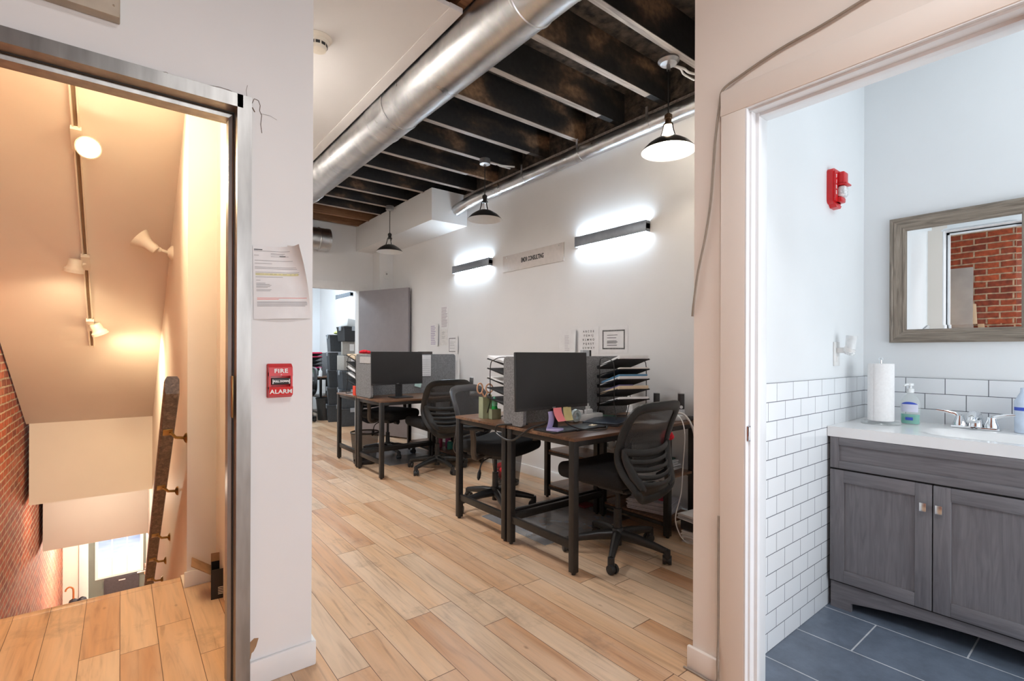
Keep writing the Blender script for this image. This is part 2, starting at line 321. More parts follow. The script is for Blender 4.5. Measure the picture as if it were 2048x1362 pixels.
# ---------------------------------------------------------------- geometry helpers
class B:
    def __init__(s): s.bm = bmesh.new(); s.mi = 0
    def _new(s, g):
        for f in g: f.material_index = s.mi
    def box(s, x0, x1, y0, y1, z0, z1, bev=0.0, rot=None, seg=2):
        c = Vector(((x0 + x1) / 2, (y0 + y1) / 2, (z0 + z1) / 2)); d = (abs(x1 - x0), abs(y1 - y0), abs(z1 - z0))
        r = bmesh.ops.create_cube(s.bm, size=1.0); vs = r['verts']
        for v in vs: v.co = Vector((v.co.x * d[0], v.co.y * d[1], v.co.z * d[2]))
        fs = list({f for v in vs for f in v.link_faces})
        if bev:
            es = list({e for v in vs for e in v.link_edges})
            o = bmesh.ops.bevel(s.bm, geom=es, offset=min(bev, min(d) * 0.45), segments=seg, profile=0.5, affect='EDGES')
            vs = list({v for f in o['faces'] for v in f.verts} | {v for v in vs if v.is_valid})
            fs = list({f for v in vs for f in v.link_faces})
        for v in vs: v.co = (rot @ v.co if rot else v.co) + c
        s._new(fs); return s
    def ring(s, pts, closed_prev=None): return [s.bm.verts.new(p) for p in pts]
    def skin(s, rings, closed=True, caps=True, loop=False):
        fs = []; n = len(rings[0]); k = len(rings)
        for i in range(k if loop else k - 1):
            a, b = rings[i], rings[(i + 1) % k]
            for j in range(n if closed else n - 1):
                fs.append(s.bm.faces.new((a[j], a[(j + 1) % n], b[(j + 1) % n], b[j])))
        if caps and not loop:
            fs.append(s.bm.faces.new(list(reversed(rings[0])))); fs.append(s.bm.faces.new(rings[-1]))
        s._new(fs); return s
    def cyl(s, p0, p1, r0, r1=None, seg=20, caps=True):
        return s.tube([p0, p1], [r0, r0 if r1 is None else r1], seg, caps=caps)
    def tube(s, pts, r, seg=8, loop=False, caps=True, flat=1.0, up=None):
        P = [Vector(p) for p in pts]; n = len(P)
        rs = r if isinstance(r, (list, tuple)) else [r] * n
        T = []
        for i in range(n):
            a = P[(i - 1) % n] if (loop or i > 0) else P[i]; b = P[(i + 1) % n] if (loop or i < n - 1) else P[i]
            t = (b - a); T.append(t.normalized() if t.length > 1e-9 else Vector((0, 0, 1)))
        u = Vector(up) if up else (Vector((0, 0, 1)) if abs(T[0].z) < 0.9 else Vector((1, 0, 0)))
        u = (u - T[0] * u.dot(T[0])).normalized()
        rings = []
        for i in range(n):
            if i:
                q = T[i - 1].rotation_difference(T[i]); u = q @ u
                u = (u - T[i] * u.dot(T[i])).normalized()
            w = T[i].cross(u)
            rings.append(s.ring([P[i] + u * (rs[i] * math.cos(2 * PI * j / seg)) + w * (rs[i] * flat * math.sin(2 * PI * j / seg)) for j in range(seg)]))
        return s.skin(rings, True, caps, loop)
    def lathe(s, prof, c=(0, 0, 0), seg=32, mat=None, capb=False, capt=False):
        rings = []
        for r, z in prof:
            pts = [Vector((max(r, 1e-4) * math.cos(2 * PI * j / seg), max(r, 1e-4) * math.sin(2 * PI * j / seg), z)) for j in range(seg)]
            if mat: pts = [mat @ p for p in pts]
            rings.append(s.ring([p + Vector(c) for p in pts]))
        s.skin(rings, True, False)
        fs = []
        if capb: fs.append(s.bm.faces.new(list(reversed(rings[0]))))
        if capt: fs.append(s.bm.faces.new(rings[-1]))
        s._new(fs); return s
    def prism(s, poly, a, b, axis='z'):
        def mk(p, h):
            return {'z': (p[0], p[1], h), 'y': (p[0], h, p[1]), 'x': (h, p[0], p[1])}[axis]
        r0 = s.ring([mk(p, a) for p in poly]); r1 = s.ring([mk(p, b) for p in poly])
        return s.skin([r0, r1])
    def grid(s, f, nu, nv, thick=0.0, nrm=None):
        V = [[s.bm.verts.new(f(i / nu, j / nv)) for j in range(nv + 1)] for i in range(nu + 1)]
        fs = [s.bm.faces.new((V[i][j], V[i + 1][j], V[i + 1][j + 1], V[i][j + 1])) for i in range(nu) for j in range(nv)]
        s._new(fs)
        if thick:
            W = [[s.bm.verts.new(Vector(V[i][j].co) + Vector(nrm) * thick) for j in range(nv + 1)] for i in range(nu + 1)]
            g = [s.bm.faces.new((W[i][j], W[i][j + 1], W[i + 1][j + 1], W[i + 1][j])) for i in range(nu) for j in range(nv)]
            bd = [(i, 0) for i in range(nu)] + [(nu, j) for j in range(nv)] + [(i, nv) for i in range(nu, 0, -1)] + [(0, j) for j in range(nv, 0, -1)]
            for k in range(len(bd)):
                a, b = bd[k], bd[(k + 1) % len(bd)]
                g.append(s.bm.faces.new((V[a[0]][a[1]], W[a[0]][a[1]], W[b[0]][b[1]], V[b[0]][b[1]])))
            s._new(g)
        return s
    def sphere(s, c, r, sx=1, sy=1, sz=1, u=16, v=10):
        o = bmesh.ops.create_uvsphere(s.bm, u_segments=u, v_segments=v, radius=r)
        for x in o['verts']: x.co = Vector((x.co.x * sx, x.co.y * sy, x.co.z * sz)) + Vector(c)
        s._new({f for x in o['verts'] for f in x.link_faces}); return s

def obj(name, b, mat, parent=None, ang=38, fix=True):
    bm = b.bm
    if fix: bmesh.ops.recalc_face_normals(bm, faces=bm.faces[:])
    for f in bm.faces: f.smooth = True
    for e in bm.edges:
        e.smooth = not (len(e.link_faces) == 2 and e.calc_face_angle(0) > R(ang)) if len(e.link_faces) == 2 else True
    me = bpy.data.meshes.new(name); bm.to_mesh(me); bm.free()
    for mm in (mat if isinstance(mat, (list, tuple)) else [mat]): me.materials.append(mm)
    o = bpy.data.objects.new(name, me); C.objects.link(o)
    if parent: o.parent = parent
    return o
def tag(o, label=None, cat=None, group=None, kind=None):
    if label: o['label'] = label
    if cat: o['category'] = cat
    if group: o['group'] = group
    if kind: o['kind'] = kind
    return o
def thing(name, label, cat, loc=(0, 0, 0), rz=0.0, group=None):
    o = bpy.data.objects.new(name, None); C.objects.link(o); o.empty_display_size = 0.05
    o.location = loc; o.rotation_euler = (0, 0, rz)
    return tag(o, label, cat, group)
def struct(name, b, mat, parent=None):
    o = obj(name, b, mat, parent)
    if not parent: o['kind'] = 'structure'
    return o
def dup(root, loc, rz, label, group=None):
    r = root.copy(); C.objects.link(r); r.location = loc; r.rotation_euler = (0, 0, rz); r['label'] = label
    if group: r['group'] = group
    for ch in list(root.children):
        c = ch.copy(); C.objects.link(c); c.parent = r
        for g in list(ch.children):
            d = g.copy(); C.objects.link(d); d.parent = c
    return r
def text(name, body, size, mat, parent, mtx, ext=0.0006, sx=1.0, offset=0.0, spacing=1.0):
    cu = bpy.data.curves.new(name, 'FONT'); cu.body = body; cu.size = size; cu.extrude = ext
    cu.align_x = 'CENTER'; cu.align_y = 'CENTER'; cu.offset = offset; cu.space_character = spacing
    to = bpy.data.objects.new('tmp_text', cu); C.objects.link(to)
    dg = bpy.context.evaluated_depsgraph_get(); dg.update()
    me = bpy.data.meshes.new_from_object(to.evaluated_get(dg)); bpy.data.objects.remove(to)
    me.name = name
    me.transform(mtx @ Matrix.Diagonal((sx, 1, 1, 1)))
    me.materials.clear(); me.materials.append(mat)
    o = bpy.data.objects.new(name, me); C.objects.link(o)
    if parent: o.parent = parent
    return o
def frame_m(origin, right, up):
    r = Vector(right).normalized(); u = Vector(up).normalized(); n = r.cross(u)
    m = Matrix.Identity(4)
    for i in range(3): m[i][0] = r[i]; m[i][1] = u[i]; m[i][2] = n[i]; m[i][3] = origin[i]
    return m
def smooth_path(pts, k=6):
    P = [Vector(p) for p in pts]; out = []
    for i in range(len(P) - 1):
        a = P[max(i - 1, 0)]; b = P[i]; c = P[i + 1]; d = P[min(i + 2, len(P) - 1)]
        for j in range(k):
            t = j / k
            out.append(0.5 * ((2 * b) + (c - a) * t + (2 * a - 5 * b + 4 * c - d) * t * t + (3 * b - a - 3 * c + d) * t ** 3))
    out.append(P[-1]); return out

# ---------------------------------------------------------------- camera
F = 991.0
yaw = math.atan(782 / F)
cam = bpy.data.cameras.new('camera'); co = bpy.data.objects.new('camera', cam); C.objects.link(co)
cam.sensor_width = 36.0; cam.lens = F / 2048 * 36.0; cam.shift_y = 22.7 / 2048; cam.clip_start = 0.02
co.matrix_world = Matrix.Translation((0, 0, 1.22)) @ (Matrix.Rotation(-yaw, 4, 'Z') @ Matrix.Rotation(PI / 2, 4, 'X') @ Matrix.Rotation(0.0035, 4, 'Z'))
bpy.context.scene.camera = co

# ---------------------------------------------------------------- room shell
XL, XS, XR, XB = -0.73, 0.27, 3.20, 1.735          # brick party wall, stair wall, office right wall, bathroom partition
b = B(); b.box(XL, 1.86, -3.2, 2.0, -0.2, 0); b.box(1.86, 3.4, 1.0, 2.0, -0.2, 0); b.box(0.40, 3.4, 2.0, 10.9, -0.2, 0); struct('floor', b, PLANK)
b = B(); b.box(XL, 0.40, 2.0, 3.16, -0.2, 0.0); b.box(XL, XS, 3.14, 3.195, -0.028, 0.004, 0.008)
struct('floor_landing', b, PLANK)
b = B(); b.box(1.80, 3.4, -1.3, 0.96, -0.2, 0.0); struct('floor_bathroom', b, SLATE)
b = B(); b.box(XL - 0.25, XL, -3.2, 10.95, -4.2, 3.4); struct('wall_left', b, BRICK)
# wall with the stair doorway
b = B(); b.box(0.36, 0.586, 2.0, 2.15, 0, 3.4); b.box(-0.62, 0.36, 2.0, 2.15, 2.10, 3.4); b.box(XL, -0.62, 2.0, 2.15, 0, 3.4)
struct('wall_stair_doorway', b, WALL)
# steel frame of the stair doorway
b = B()
for x0, x1 in ((0.322, 0.368), (-0.628, -0.582)):
    s = 1 if x0 > 0 else -1; xi = x0 if s > 0 else x1; xo = x1 if s > 0 else x0
    b.prism([(xi, 1.984), (xo, 1.984), (xo, 2.166), (xi, 2.166), (xi, 2.115), (xi - 0.016 * s, 2.112), (xi - 0.016 * s, 2.062), (xi, 2.058)], 0, 2.133 if s > 0 else 2.133)
b.prism([(1.984, 2.087), (1.984, 2.133), (2.166, 2.133), (2.166, 2.087), (2.115, 2.087), (2.112, 2.071), (2.062, 2.071), (2.058, 2.087)], -0.60, 0.34, 'x')
dr = struct('door_1', b, STEEL)
b = B(); b.tube([(0.3215, 2.05, 0.0), (0.3215, 2.05, 2.085)], 0.0045, 6); b.tube([(-0.58, 2.05, 2.0865), (0.322, 2.05, 2.0865)], 0.0045, 6)
obj('weather_strip', b, CORDBLACK, dr)
b = B(); b.box(0.3125, 0.3155, 2.005, 2.04, 0.98, 1.13, 0.001); obj('strike_plate', b, BRASS, dr)
# stair side walls, ceiling and the flight below
b = B(); b.box(XS, 0.40, 3.05, 8.2, -4.2, 3.4); b.box(0.40, 0.60, 2.15, 3.2, 0, 3.4); b.box(0.40, 0.58, 3.2, 7.2, 0, 3.4)
struct('wall_stair_side', b, STAIRP)
b = B()
sl = 0.588; zc = lambda y: 0.508 + sl * (6.65 - y)
b.prism([(2.15, zc(2.15)), (6.65, 0.508), (6.65, -0.283), (7.75, -0.283), (7.75, -1.08), (10.75, -1.08), (10.75, -0.3), (7.9, 0.3), (6.9, 0.75), (2.15, zc(2.15) + 0.2)], XL + 0.035, XS + 0.02, 'x')
b.box(XS, 0.42, 2.15, 3.06, 2.95, 3.1)
struct('ceiling_stair', b, STAIRP)
b = B(); b.prism([(2.3, zc(2.3) - 0.002), (6.655, 0.506), (6.655, 0.56), (2.3, zc(2.3) + 0.06)], XL + 0.012, XL + 0.048, 'x'); struct('trim_1', b, STAIRP)
b = B()
n = 18; rise = 3.62 / n; run = 4.6 / n
poly = [(3.17, 0.0)]
for i in range(n):
    poly += [(3.17 + run * i, -rise * (i + 1)), (3.17 + run * (i + 1), -rise * (i + 1))]
poly = poly[:-1] + [(3.17 + run * n, -rise * n - 0.2), (3.17, -3.82)]
b.prism([(3.16, -0.03)] + poly[1:], XL, XS, 'x'); struct('stairs', b, PLANK)
b = B(); b.box(XL, 1.2, 7.6, 11.0, -3.82, -3.62); struct('floor_vestibule', b, PLANK)
b = B(); b.box(0.62, 0.8, 8.2, 11.0, -3.62, -1.0); b.box(0.40, 0.8, 8.15, 8.25, -3.62, -1.0); struct('wall_vestibule', b, STAIRP)
# front wall with the street door
b = B(); b.box(XL, -0.42, 10.78, 10.95, -3.62, -0.9); b.box(0.42, 0.9, 10.78, 10.95, -3.62, -0.9); b.box(-0.42, 0.42, 10.78, 10.95, -1.52, -0.9)
struct('wall_front', b, STAIRP)
b = B(); b.box(-0.53, -0.418, 10.745, 10.79, -3.62, -1.5, 0.004); b.box(0.40, 0.50, 10.745, 10.79, -3.62, -1.5, 0.004); b.box(-0.53, 0.5, 10.745, 10.79, -1.5, -1.40, 0.004); struct('trim_2', b, TRIM)
b = B(); W0, W1, H0, H1 = -0.31, 0.295, -2.60, -1.66
b.box(-0.415, W0, 10.80, 10.84, -3.60, -1.5); b.box(W1, 0.40, 10.80, 10.84, -3.60, -1.5); b.box(W0, W1, 10.80, 10.84, -3.60, H0); b.box(W0, W1, 10.80, 10.84, H1, -1.5)
for x in (-0.26, 0.02): b.box(x, x + 0.22, 10.792, 10.80, -3.35, -2.80, 0.006)
d4 = struct('door_4', b, GREENGREY)
b = B()
b.box(W0 - 0.02, W0 + 0.02, 10.785, 10.80, H0 - 0.02, H1 + 0.02); b.box(W1 - 0.02, W1 + 0.02, 10.785, 10.80, H0 - 0.02, H1 + 0.02)
b.box(W0 + 0.001, W1 - 0.001, 10.784, 10.799, H0 - 0.0195, H0 + 0.0195); b.box(W0 + 0.001, W1 - 0.001, 10.784, 10.799, H1 - 0.0195, H1 + 0.0195)
for k in (1, 2):
    x = W0 + (W1 - W0) * k / 3; b.box(x - 0.009, x + 0.009, 10.7855, 10.7995, H0 + 0.001, H1 - 0.001)
    z = H0 + (H1 - H0) * k / 3; b.box(W0 + 0.001, W1 - 0.001, 10.7865, 10.7985, z - 0.009, z + 0.009)
obj('window_grille', b, TRIM, d4)
b = B(); b.box(W0, W1, 10.806, 10.812, H0, H1); obj('window_pane', b, GLASS, d4)
b = B(); b.box(0.325, 0.365, 10.783, 10.80, -2.70, -2.50, 0.006); b.tube([(0.345, 10.79, -2.62), (0.345, 10.74, -2.62), (0.23, 10.735, -2.625)], 0.011, 8); obj('door_handle', b, NICKEL, d4)

# office right wall (with the boxed corner chase), far wall and next room
b = B(); b.box(XR, 3.45, 0.95, 10.9, 0, 3.4); struct('wall_right', b, WALL)
b = B(); b.box(2.99, XR, 6.95, 7.2, 0, 2.7); struct('trim_9', b, WALL)
b = B(); b.box(0.40, 1.75, 7.2, 7.32, 0, 3.4); b.box(1.75, 2.765, 7.2, 7.32, 2.12, 3.4); b.box(2.765, 3.4, 7.2, 7.32, 0, 3.4); struct('wall_far', b, WALL)
b = B(); b.box(2.765, 2.885, 7.18, 7.2, 0, 2.22, 0.003); b.box(1.63, 1.75, 7.18, 7.2, 0, 2.22, 0.003); b.box(1.63, 2.895, 7.176, 7.2, 2.115, 2.225, 0.003); struct('trim_3', b, TRIM)
b = B(); b.box(0.40, 3.4, 10.42, 10.6, 0, 3.4); struct('wall_next_room_back', b, BATHP)
b = B(); b.box(0.40, 0.5, 7.3, 10.5, 0, 3.4); struct('wall_next_room_left', b, BATHP)
b = B(); b.box(0.40, 3.4, 7.32, 10.6, 2.94, 3.02); struct('ceiling_next_room', b, CEILP)
b = B(); b.box(2.73, XR, 4.92, 7.2, 2.70, 3.06); struct('trim_4', b, WALL)          # boxed soffit
# plaster ceiling panel, open joists and subfloor
b = B(); b.box(0.40, 1.357, 2.137, 7.2, 2.94, 2.962); b.box(1.283, 1.3585, 2.134, 7.199, 2.9365, 2.964, 0.002)
struct('ceiling', b, CEILP)
b = B(); b.box(XL, 3.4, -3.2, 7.3, 3.30, 3.4); struct('ceiling_subfloor', b, SUBFLOOR)
random.seed(11)
for y in (0.5, 0.92, 1.34, 1.76, 2.18, 2.605, 3.03, 3.50, 3.90, 4.31, 4.72, 5.12, 5.52, 5.92, 6.32, 6.72, 7.1):
    b = B(); x0 = 0.62
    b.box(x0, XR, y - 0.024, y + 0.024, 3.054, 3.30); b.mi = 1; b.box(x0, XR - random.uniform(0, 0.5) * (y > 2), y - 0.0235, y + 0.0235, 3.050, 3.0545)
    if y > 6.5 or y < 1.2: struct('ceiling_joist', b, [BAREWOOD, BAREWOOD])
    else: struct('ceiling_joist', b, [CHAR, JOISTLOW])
b = B(); b.box(1.33, 1.38, 0.6, 2.25, 2.98, 3.3); b.box(0.62, 1.36, 2.06, 2.1, 3.0, 3.3); struct('ceiling_blocking', b, BAREWOOD)
b = B(); b.box(3.185, XR, 1.07, 7.0, 3.05, 3.3); struct('trim_10', b, SUBFLOOR)     # dark band between joist ends
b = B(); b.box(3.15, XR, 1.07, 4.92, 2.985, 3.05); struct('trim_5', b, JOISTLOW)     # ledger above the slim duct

# bathroom block
b = B(); b.box(XB, 1.875, 0.86, 1.066, 0, 3.4); b.box(XB, 1.875, 0.1, 0.86, 2.08, 3.4); b.box(XB, 1.875, -3.2, 0.1, 0, 3.4)
struct('wall_bathroom_partition', b, WALLP)
b = B(); b.box(1.875, XR + 0.02, 0.945, 1.066, 0, 3.4); struct('wall_bathroom_side', b, BATHP)
b = B(); b.box(1.868, 1.876, -1.25, 0.1, 0, 2.7); b.box(1.868, 1.876, 0.1, 0.86, 2.08, 2.7); b.box(1.875, 3.3, -1.35, -1.25, 0, 2.75); struct('wall_bathroom_inner', b, BATHP)
b = B(); b.box(3.217, 3.42, -1.3, 0.946, 0, 3.0); struct('wall_bathroom_back', b, BATHP)
b = B(); b.box(1.8, 3.3, -1.3, 0.946, 2.95, 3.05); struct('ceiling_bathroom', b, BATHP)
b = B(); b.box(1.875, 3.217, 0.937, 0.9455, 0, 1.0948, 0.001); struct('trim_6', b, TILE_L)
b = B(); b.box(3.208, 3.2175, -0.6, 0.937, 0.80, 1.0948, 0.001); struct('trim_7', b, TILE_B)
b = B(); b.box(1.720, XB, 0.862, 0.951, 0, 2.082, 0.002); b.box(1.719, XB, 0.005, 0.953, 2.082, 2.172, 0.002); b.box(1.720, XB, 0.006, 0.096, 0, 2.082, 0.002)
struct('trim_8', b, WALLP)
b = B()   # jamb with two small steps and a stop
for y, s in ((0.862, -1), (0.098, 1)):
    for xa, xb, t in ((1.721, 1.876, 0.006), (1.742, 1.80, 0.013), (1.772, 1.80, 0.024)):
        b.box(xa, xb, min(y, y + t * s), max(y, y + t * s), 0, 2.078, 0.001)
b.box(1.722, 1.876, 0.09, 0.87, 2.078, 2.09); b.box(1.735, 1.80, 0.096, 0.862, 2.070, 2.08, 0.001); b.box(1.775, 1.80, 0.096, 0.862, 2.059, 2.08, 0.001)
d2 = struct('door_2', b, BTRIM)
b = B(); b.box(1.738, 1.768, 0.8515, 0.8545, 0.905, 0.965, 0.001); b.mi = 1; b.box(1.746, 1.760, 0.8505, 0.852, 0.923, 0.947); b.mi = 0; b.tube([(1.740, 0.851, 0.91), (1.730, 0.853, 0.91), (1.730, 0.853, 0.96), (1.740, 0.851, 0.96)], 0.004, 6)
obj('strike_plate', b, [CHROME, KRAFT], d2)
# skirting
def skirt(name, x0, x1, y0, y1, h=0.092, mat=TRIM): b = B(); b.box(x0, x1, y0, y1, 0, h, 0.004); struct(name, b, mat)
skirt('baseboard_stair_wall', 0.368, 0.600, 1.986, 2.0); skirt('baseboard_stair_wall_end', 0.586, 0.602, 1.99, 2.15)
skirt('baseboard_partition', 1.718, XB, 0.953, 1.082, 0.09, WALLP); skirt('baseboard_right', XR - 0.015, XR, 1.066, 6.95)
skirt('baseboard_landing', XS - 0.012, 0.42, 3.036, 3.05, 0.08, STAIRP); skirt('baseboard_far', 2.885, 2.99, 7.186, 7.2)
b = B(); b.box(XS - 0.014, XS, 3.04, 3.20, 0.0, 0.01); struct('baseboard_stair', b, STAIRP)
# grey door leaf standing open against the far corner
a = Vector((2.787, 7.19, 0)); e = Vector((3.145, 6.30, 0)); d = (e - a).normalized(); nn = Vector((-d.y, d.x, 0))
b = B(); L = (e - a).length
rot = Matrix.Rotation(math.atan2(d.y, d.x), 3, 'Z'); mid = (a + e) / 2 + Vector((0, 0, 1.07))
b.box(mid.x - L / 2, mid.x + L / 2, mid.y - 0.02, mid.y + 0.02, 0.02, 2.11, 0.002, rot)
d3 = struct('door_3', b, DOORGREY)
b = B(); rotm = Matrix.Translation(mid) @ rot.to_4x4()
b.box(-L / 2 - 0.003, -L / 2 + 0.004, -0.021, 0.021, -1.05, 1.04); b.bm.transform(rotm); obj('door_edge', b, TRIM, d3)
b = B(); b.cyl((L / 2 - 0.07, 0.02, -0.09), (L / 2 - 0.07, 0.05, -0.09), 0.024, 0.02); b.sphere((L / 2 - 0.07, 0.055, -0.09), 0.022, 1, 0.6, 1); b.bm.transform(rotm)
obj('door_handle', b, NICKEL, d3)
# hall behind the camera: unseen end wall, tall window added to light the hall
b = B(); b.box(XL, -0.4, -3.35, -3.2, 0, 3.4); b.box(1.5, XB, -3.35, -3.2, 0, 3.4); b.box(-0.4, 1.5, -3.35, -3.2, 0, 0.6); b.box(-0.4, 1.5, -3.35, -3.2, 2.6, 3.4); struct('wall_rear', b, WALL)
b = B(); b.box(-0.4, 1.5, -3.30, -3.24, 0.6, 0.66); b.box(-0.4, 1.5, -3.30, -3.24, 2.54, 2.6); b.box(-0.4, -0.34, -3.30, -3.24, 0.6, 2.6); b.box(1.44, 1.5, -3.30, -3.24, 0.6, 2.6); b.box(0.52, 0.58, -3.30, -3.24, 0.6, 2.6); b.box(-0.4, 1.5, -3.30, -3.24, 1.57, 1.63)
w1 = struct('added_window', b, TRIM)
b = B(); b.box(-0.36, 1.46, -3.272, -3.268, 0.64, 2.56); obj('window_pane', b, GLASS, w1)
b = B(); b.box(-6, 6, 18, 18.3, -3.7, 0.6); b.box(-6, 6, 10.95, 30, -3.9, -3.7)
for i in range(6):
    b.box(-4.6 + i * 1.6, -3.8 + i * 1.6, 17.9, 18.02, -2.9, -1.6)
tag(obj('street_facade', b, SHEET_L), 'pale blurred buildings across the street seen through the entry door window', 'building')

# ---------------------------------------------------------------- ducts
def seam(b, x, y, z, r, w=0.012): b.lathe([(r, -w), (r + 0.006, -w * 0.6), (r + 0.007, 0), (r + 0.006, w * 0.6), (r, w)], (x, y, z), 40, Matrix.Rotation(PI / 2, 4, 'X'))
b = B(); DX, DZ, DR = 1.51, 2.90, 0.148
b.tube([(DX, -2.5, DZ), (DX, 1.55, DZ)], DR, 48); b.tube([(DX, 1.5, DZ), (DX, 3.2, DZ)], DR - 0.003, 48); b.tube([(DX, 3.15, DZ), (DX, 3.45, DZ)], DR + 0.001, 48); b.tube([(DX, 3.4, DZ), (DX, 6.3, DZ)], DR - 0.003, 48)
dt = obj('ceiling_duct', b, GALV); tag(dt, 'large round galvanised duct running along the plaster ceiling edge', 'duct')
for y in (1.52, 1.78, 3.17, 3.43, 5.2, 5.32): b = B(); seam(b, DX, y, DZ, DR - 0.004); obj('duct_seam', b, GALV, dt)
for y in (2.4, 3.3, 4.4): b = B(); b.box(DX + DR - 0.002, DX + DR + 0.004, y, y + 0.03, DZ, 3.05); obj('hanger_strap', b, GALV, dt)
b = B(); path = smooth_path([(3.135, 1.07, 2.945), (3.135, 2.5, 2.945), (3.135, 4.2, 2.945), (3.125, 4.5, 2.94), (3.085, 4.72, 2.905), (3.05, 4.92, 2.855)], 8)
b.tube(path, 0.064, 28); sd = obj('slim_duct', b, GALV); tag(sd, 'slim galvanised pipe along top of right wall ending in the boxed soffit', 'duct')
for y in (1.62, 2.28, 3.0, 3.75): b = B(); b.lathe([(0.064, -0.012), (0.0665, -0.01), (0.0665, 0.01), (0.064, 0.012)], (3.133, y, 2.945), 28, Matrix.Rotation(PI / 2, 4, 'X')); b.box(3.066, 3.072, y - 0.01, y + 0.01, 2.945, 3.05); obj('pipe_clamp', b, GALV, sd)
b = B(); b.tube([(1.2, 7.03, 2.77), (2.14, 7.03, 2.77)], 0.15, 40); b.tube([(2.12, 7.03, 2.77), (2.26, 7.03, 2.77)], 0.153, 40)
fd = obj('duct_end', b, GALV); tag(fd, 'short capped galvanised duct end near the far wall above doorway', 'duct')
b = B(); b.lathe([(0.157, -0.01), (0.163, 0), (0.157, 0.01)], (2.13, 7.03, 2.77), 40, Matrix.Rotation(PI / 2, 4, 'Y')); b.tube([(2.24, 7.03, 2.77), (2.275, 7.03, 2.77)], [0.157, 0.157], 40)
obj('duct_seam', b, GALV, fd)

# ---------------------------------------------------------------- pendant lamps
def pendant(loc, label, lit, canopy_wide):
    x, y, z = loc                                   # z = rim height
    t = thing('pendant_lamp', label, 'pendant lamp', (x, y, z), 0, 'barn shade pendant lamps')
    top = 3.05 - z
    b = B()
    b.lathe([(0.001, top), (0.062 if canopy_wide else 0.05, top), (0.066 if canopy_wide else 0.052, top - 0.012), (0.05, top - (0.03 if canopy_wide else 0.05)), (0.012, top - (0.035 if canopy_wide else 0.055)), (0.012, top - 0.07)], seg=28)
    obj('ceiling_canopy', b, M('pewter_canopy', (0.45, 0.45, 0.46), 0.35, 0.8), t)
    b = B(); b.cyl((0, 0, 0.235), (0, 0, top - 0.06), 0.0042, seg=8); obj('cord', b, CORDBLACK, t)
    b = B(); b.lathe([(0.008, 0.24), (0.016, 0.232), (0.024, 0.226), (0.024, 0.205), (0.019, 0.20), (0.021, 0.178), (0.030, 0.172), (0.030, 0.160), (0.012, 0.158)], seg=24)
    obj('socket', b, WARMSHADE if lit else BRONZE, t)
    b = B()
    for k in range(3):
        a = 2 * PI * k / 3 + 0.5
        b.tube([(0.028 * math.cos(a), 0.028 * math.sin(a), 0.165), (0.034 * math.cos(a), 0.034 * math.sin(a), 0.13), (0.048 * math.cos(a), 0.048 * math.sin(a), 0.085)], 0.005, 6)
    obj('shade_arm', b, BRONZE, t)
    b = B()
    b.lathe([(0.044, 0.088), (0.062, 0.083), (0.092, 0.066), (0.125, 0.044), (0.152, 0.016), (0.162, 0.004), (0.165, 0.0)], seg=48); b.mi = 1
    b.lathe([(0.164, -0.001), (0.160, 0.003), (0.149, 0.014), (0.122, 0.041), (0.09, 0.062), (0.060, 0.080), (0.043, 0.0855)], seg=48)
    obj('shade', b, [BRONZE, SHADEIN], t, fix=False)
    b = B(); b.lathe([(0.012, 0.158), (0.02, 0.145), (0.031, 0.11), (0.033, 0.085), (0.026, 0.055), (0.001, 0.042)], seg=20)
    obj('bulb', b, BULBON if lit else BULBOFF, t)
    b = B(); s = 1 if lit else 1.0
    b.tube(smooth_path([(0.05, 0, top - 0.02), (0.12, -0.03, top - 0.028), (0.2, -0.02, top - 0.02), (0.32, -0.05, top - 0.012)], 5), 0.008, 8)
    b.tube(smooth_path([(0.05, 0.01, top - 0.014), (0.13, 0.0, top - 0.012), (0.2, 0.02, top - 0.014), (0.32, 0.02, top - 0.01)], 5), 0.007, 8)
    obj('conduit_cable', b, CORDWHITE, t)
    return t
pendant((2.68, 1.828, 2.475), 'lit barn shade pendant lamp nearest the wall end, glowing warm white', True, True)
pendant((2.71, 3.86, 2.475), 'unlit dark pendant lamp in front of the slim duct elbow', False, False)
pendant((2.655, 5.86, 2.475), 'unlit dark pendant lamp hanging below the boxed soffit', False, False)

# ---------------------------------------------------------------- wall sconces
def sconce(y, z, label, x=XR, L=0.76):
    t = thing('wall_sconce', label, 'wall lamp', (x, y, z), 0, 'linear up and down wall lights')
    b = B(); b.box(-0.052, -0.046, -L / 2, L / 2, -0.044, 0.044, 0.001); b.box(-0.048, 0, -L / 2, L / 2, -0.02, 0.02); b.box(-0.05, 0, -L / 2, -L / 2 + 0.004, -0.044, 0.044); b.box(-0.05, 0, L / 2 - 0.004, L / 2, -0.044, 0.044)
    obj('housing', b, M('slate_sconce_metal', (0.24, 0.27, 0.31), 0.35, 0.2), t)
    for s in (1, -1):
        b = B(); b.box(-0.044, -0.004, -L / 2 + 0.006, L / 2 - 0.006, min(s * 0.021, s * 0.034), max(s * 0.021, s * 0.034)); obj('diffuser', b, LEDBLUE, t)
    return t
sconce(2.722, 2.192, 'linear wall light nearest the camera, right of the sign')
sconce(4.788, 2.208, 'linear wall light left of the sign, behind the far desks')
sconce(8.95, 2.225, 'small linear wall light seen through the far doorway')

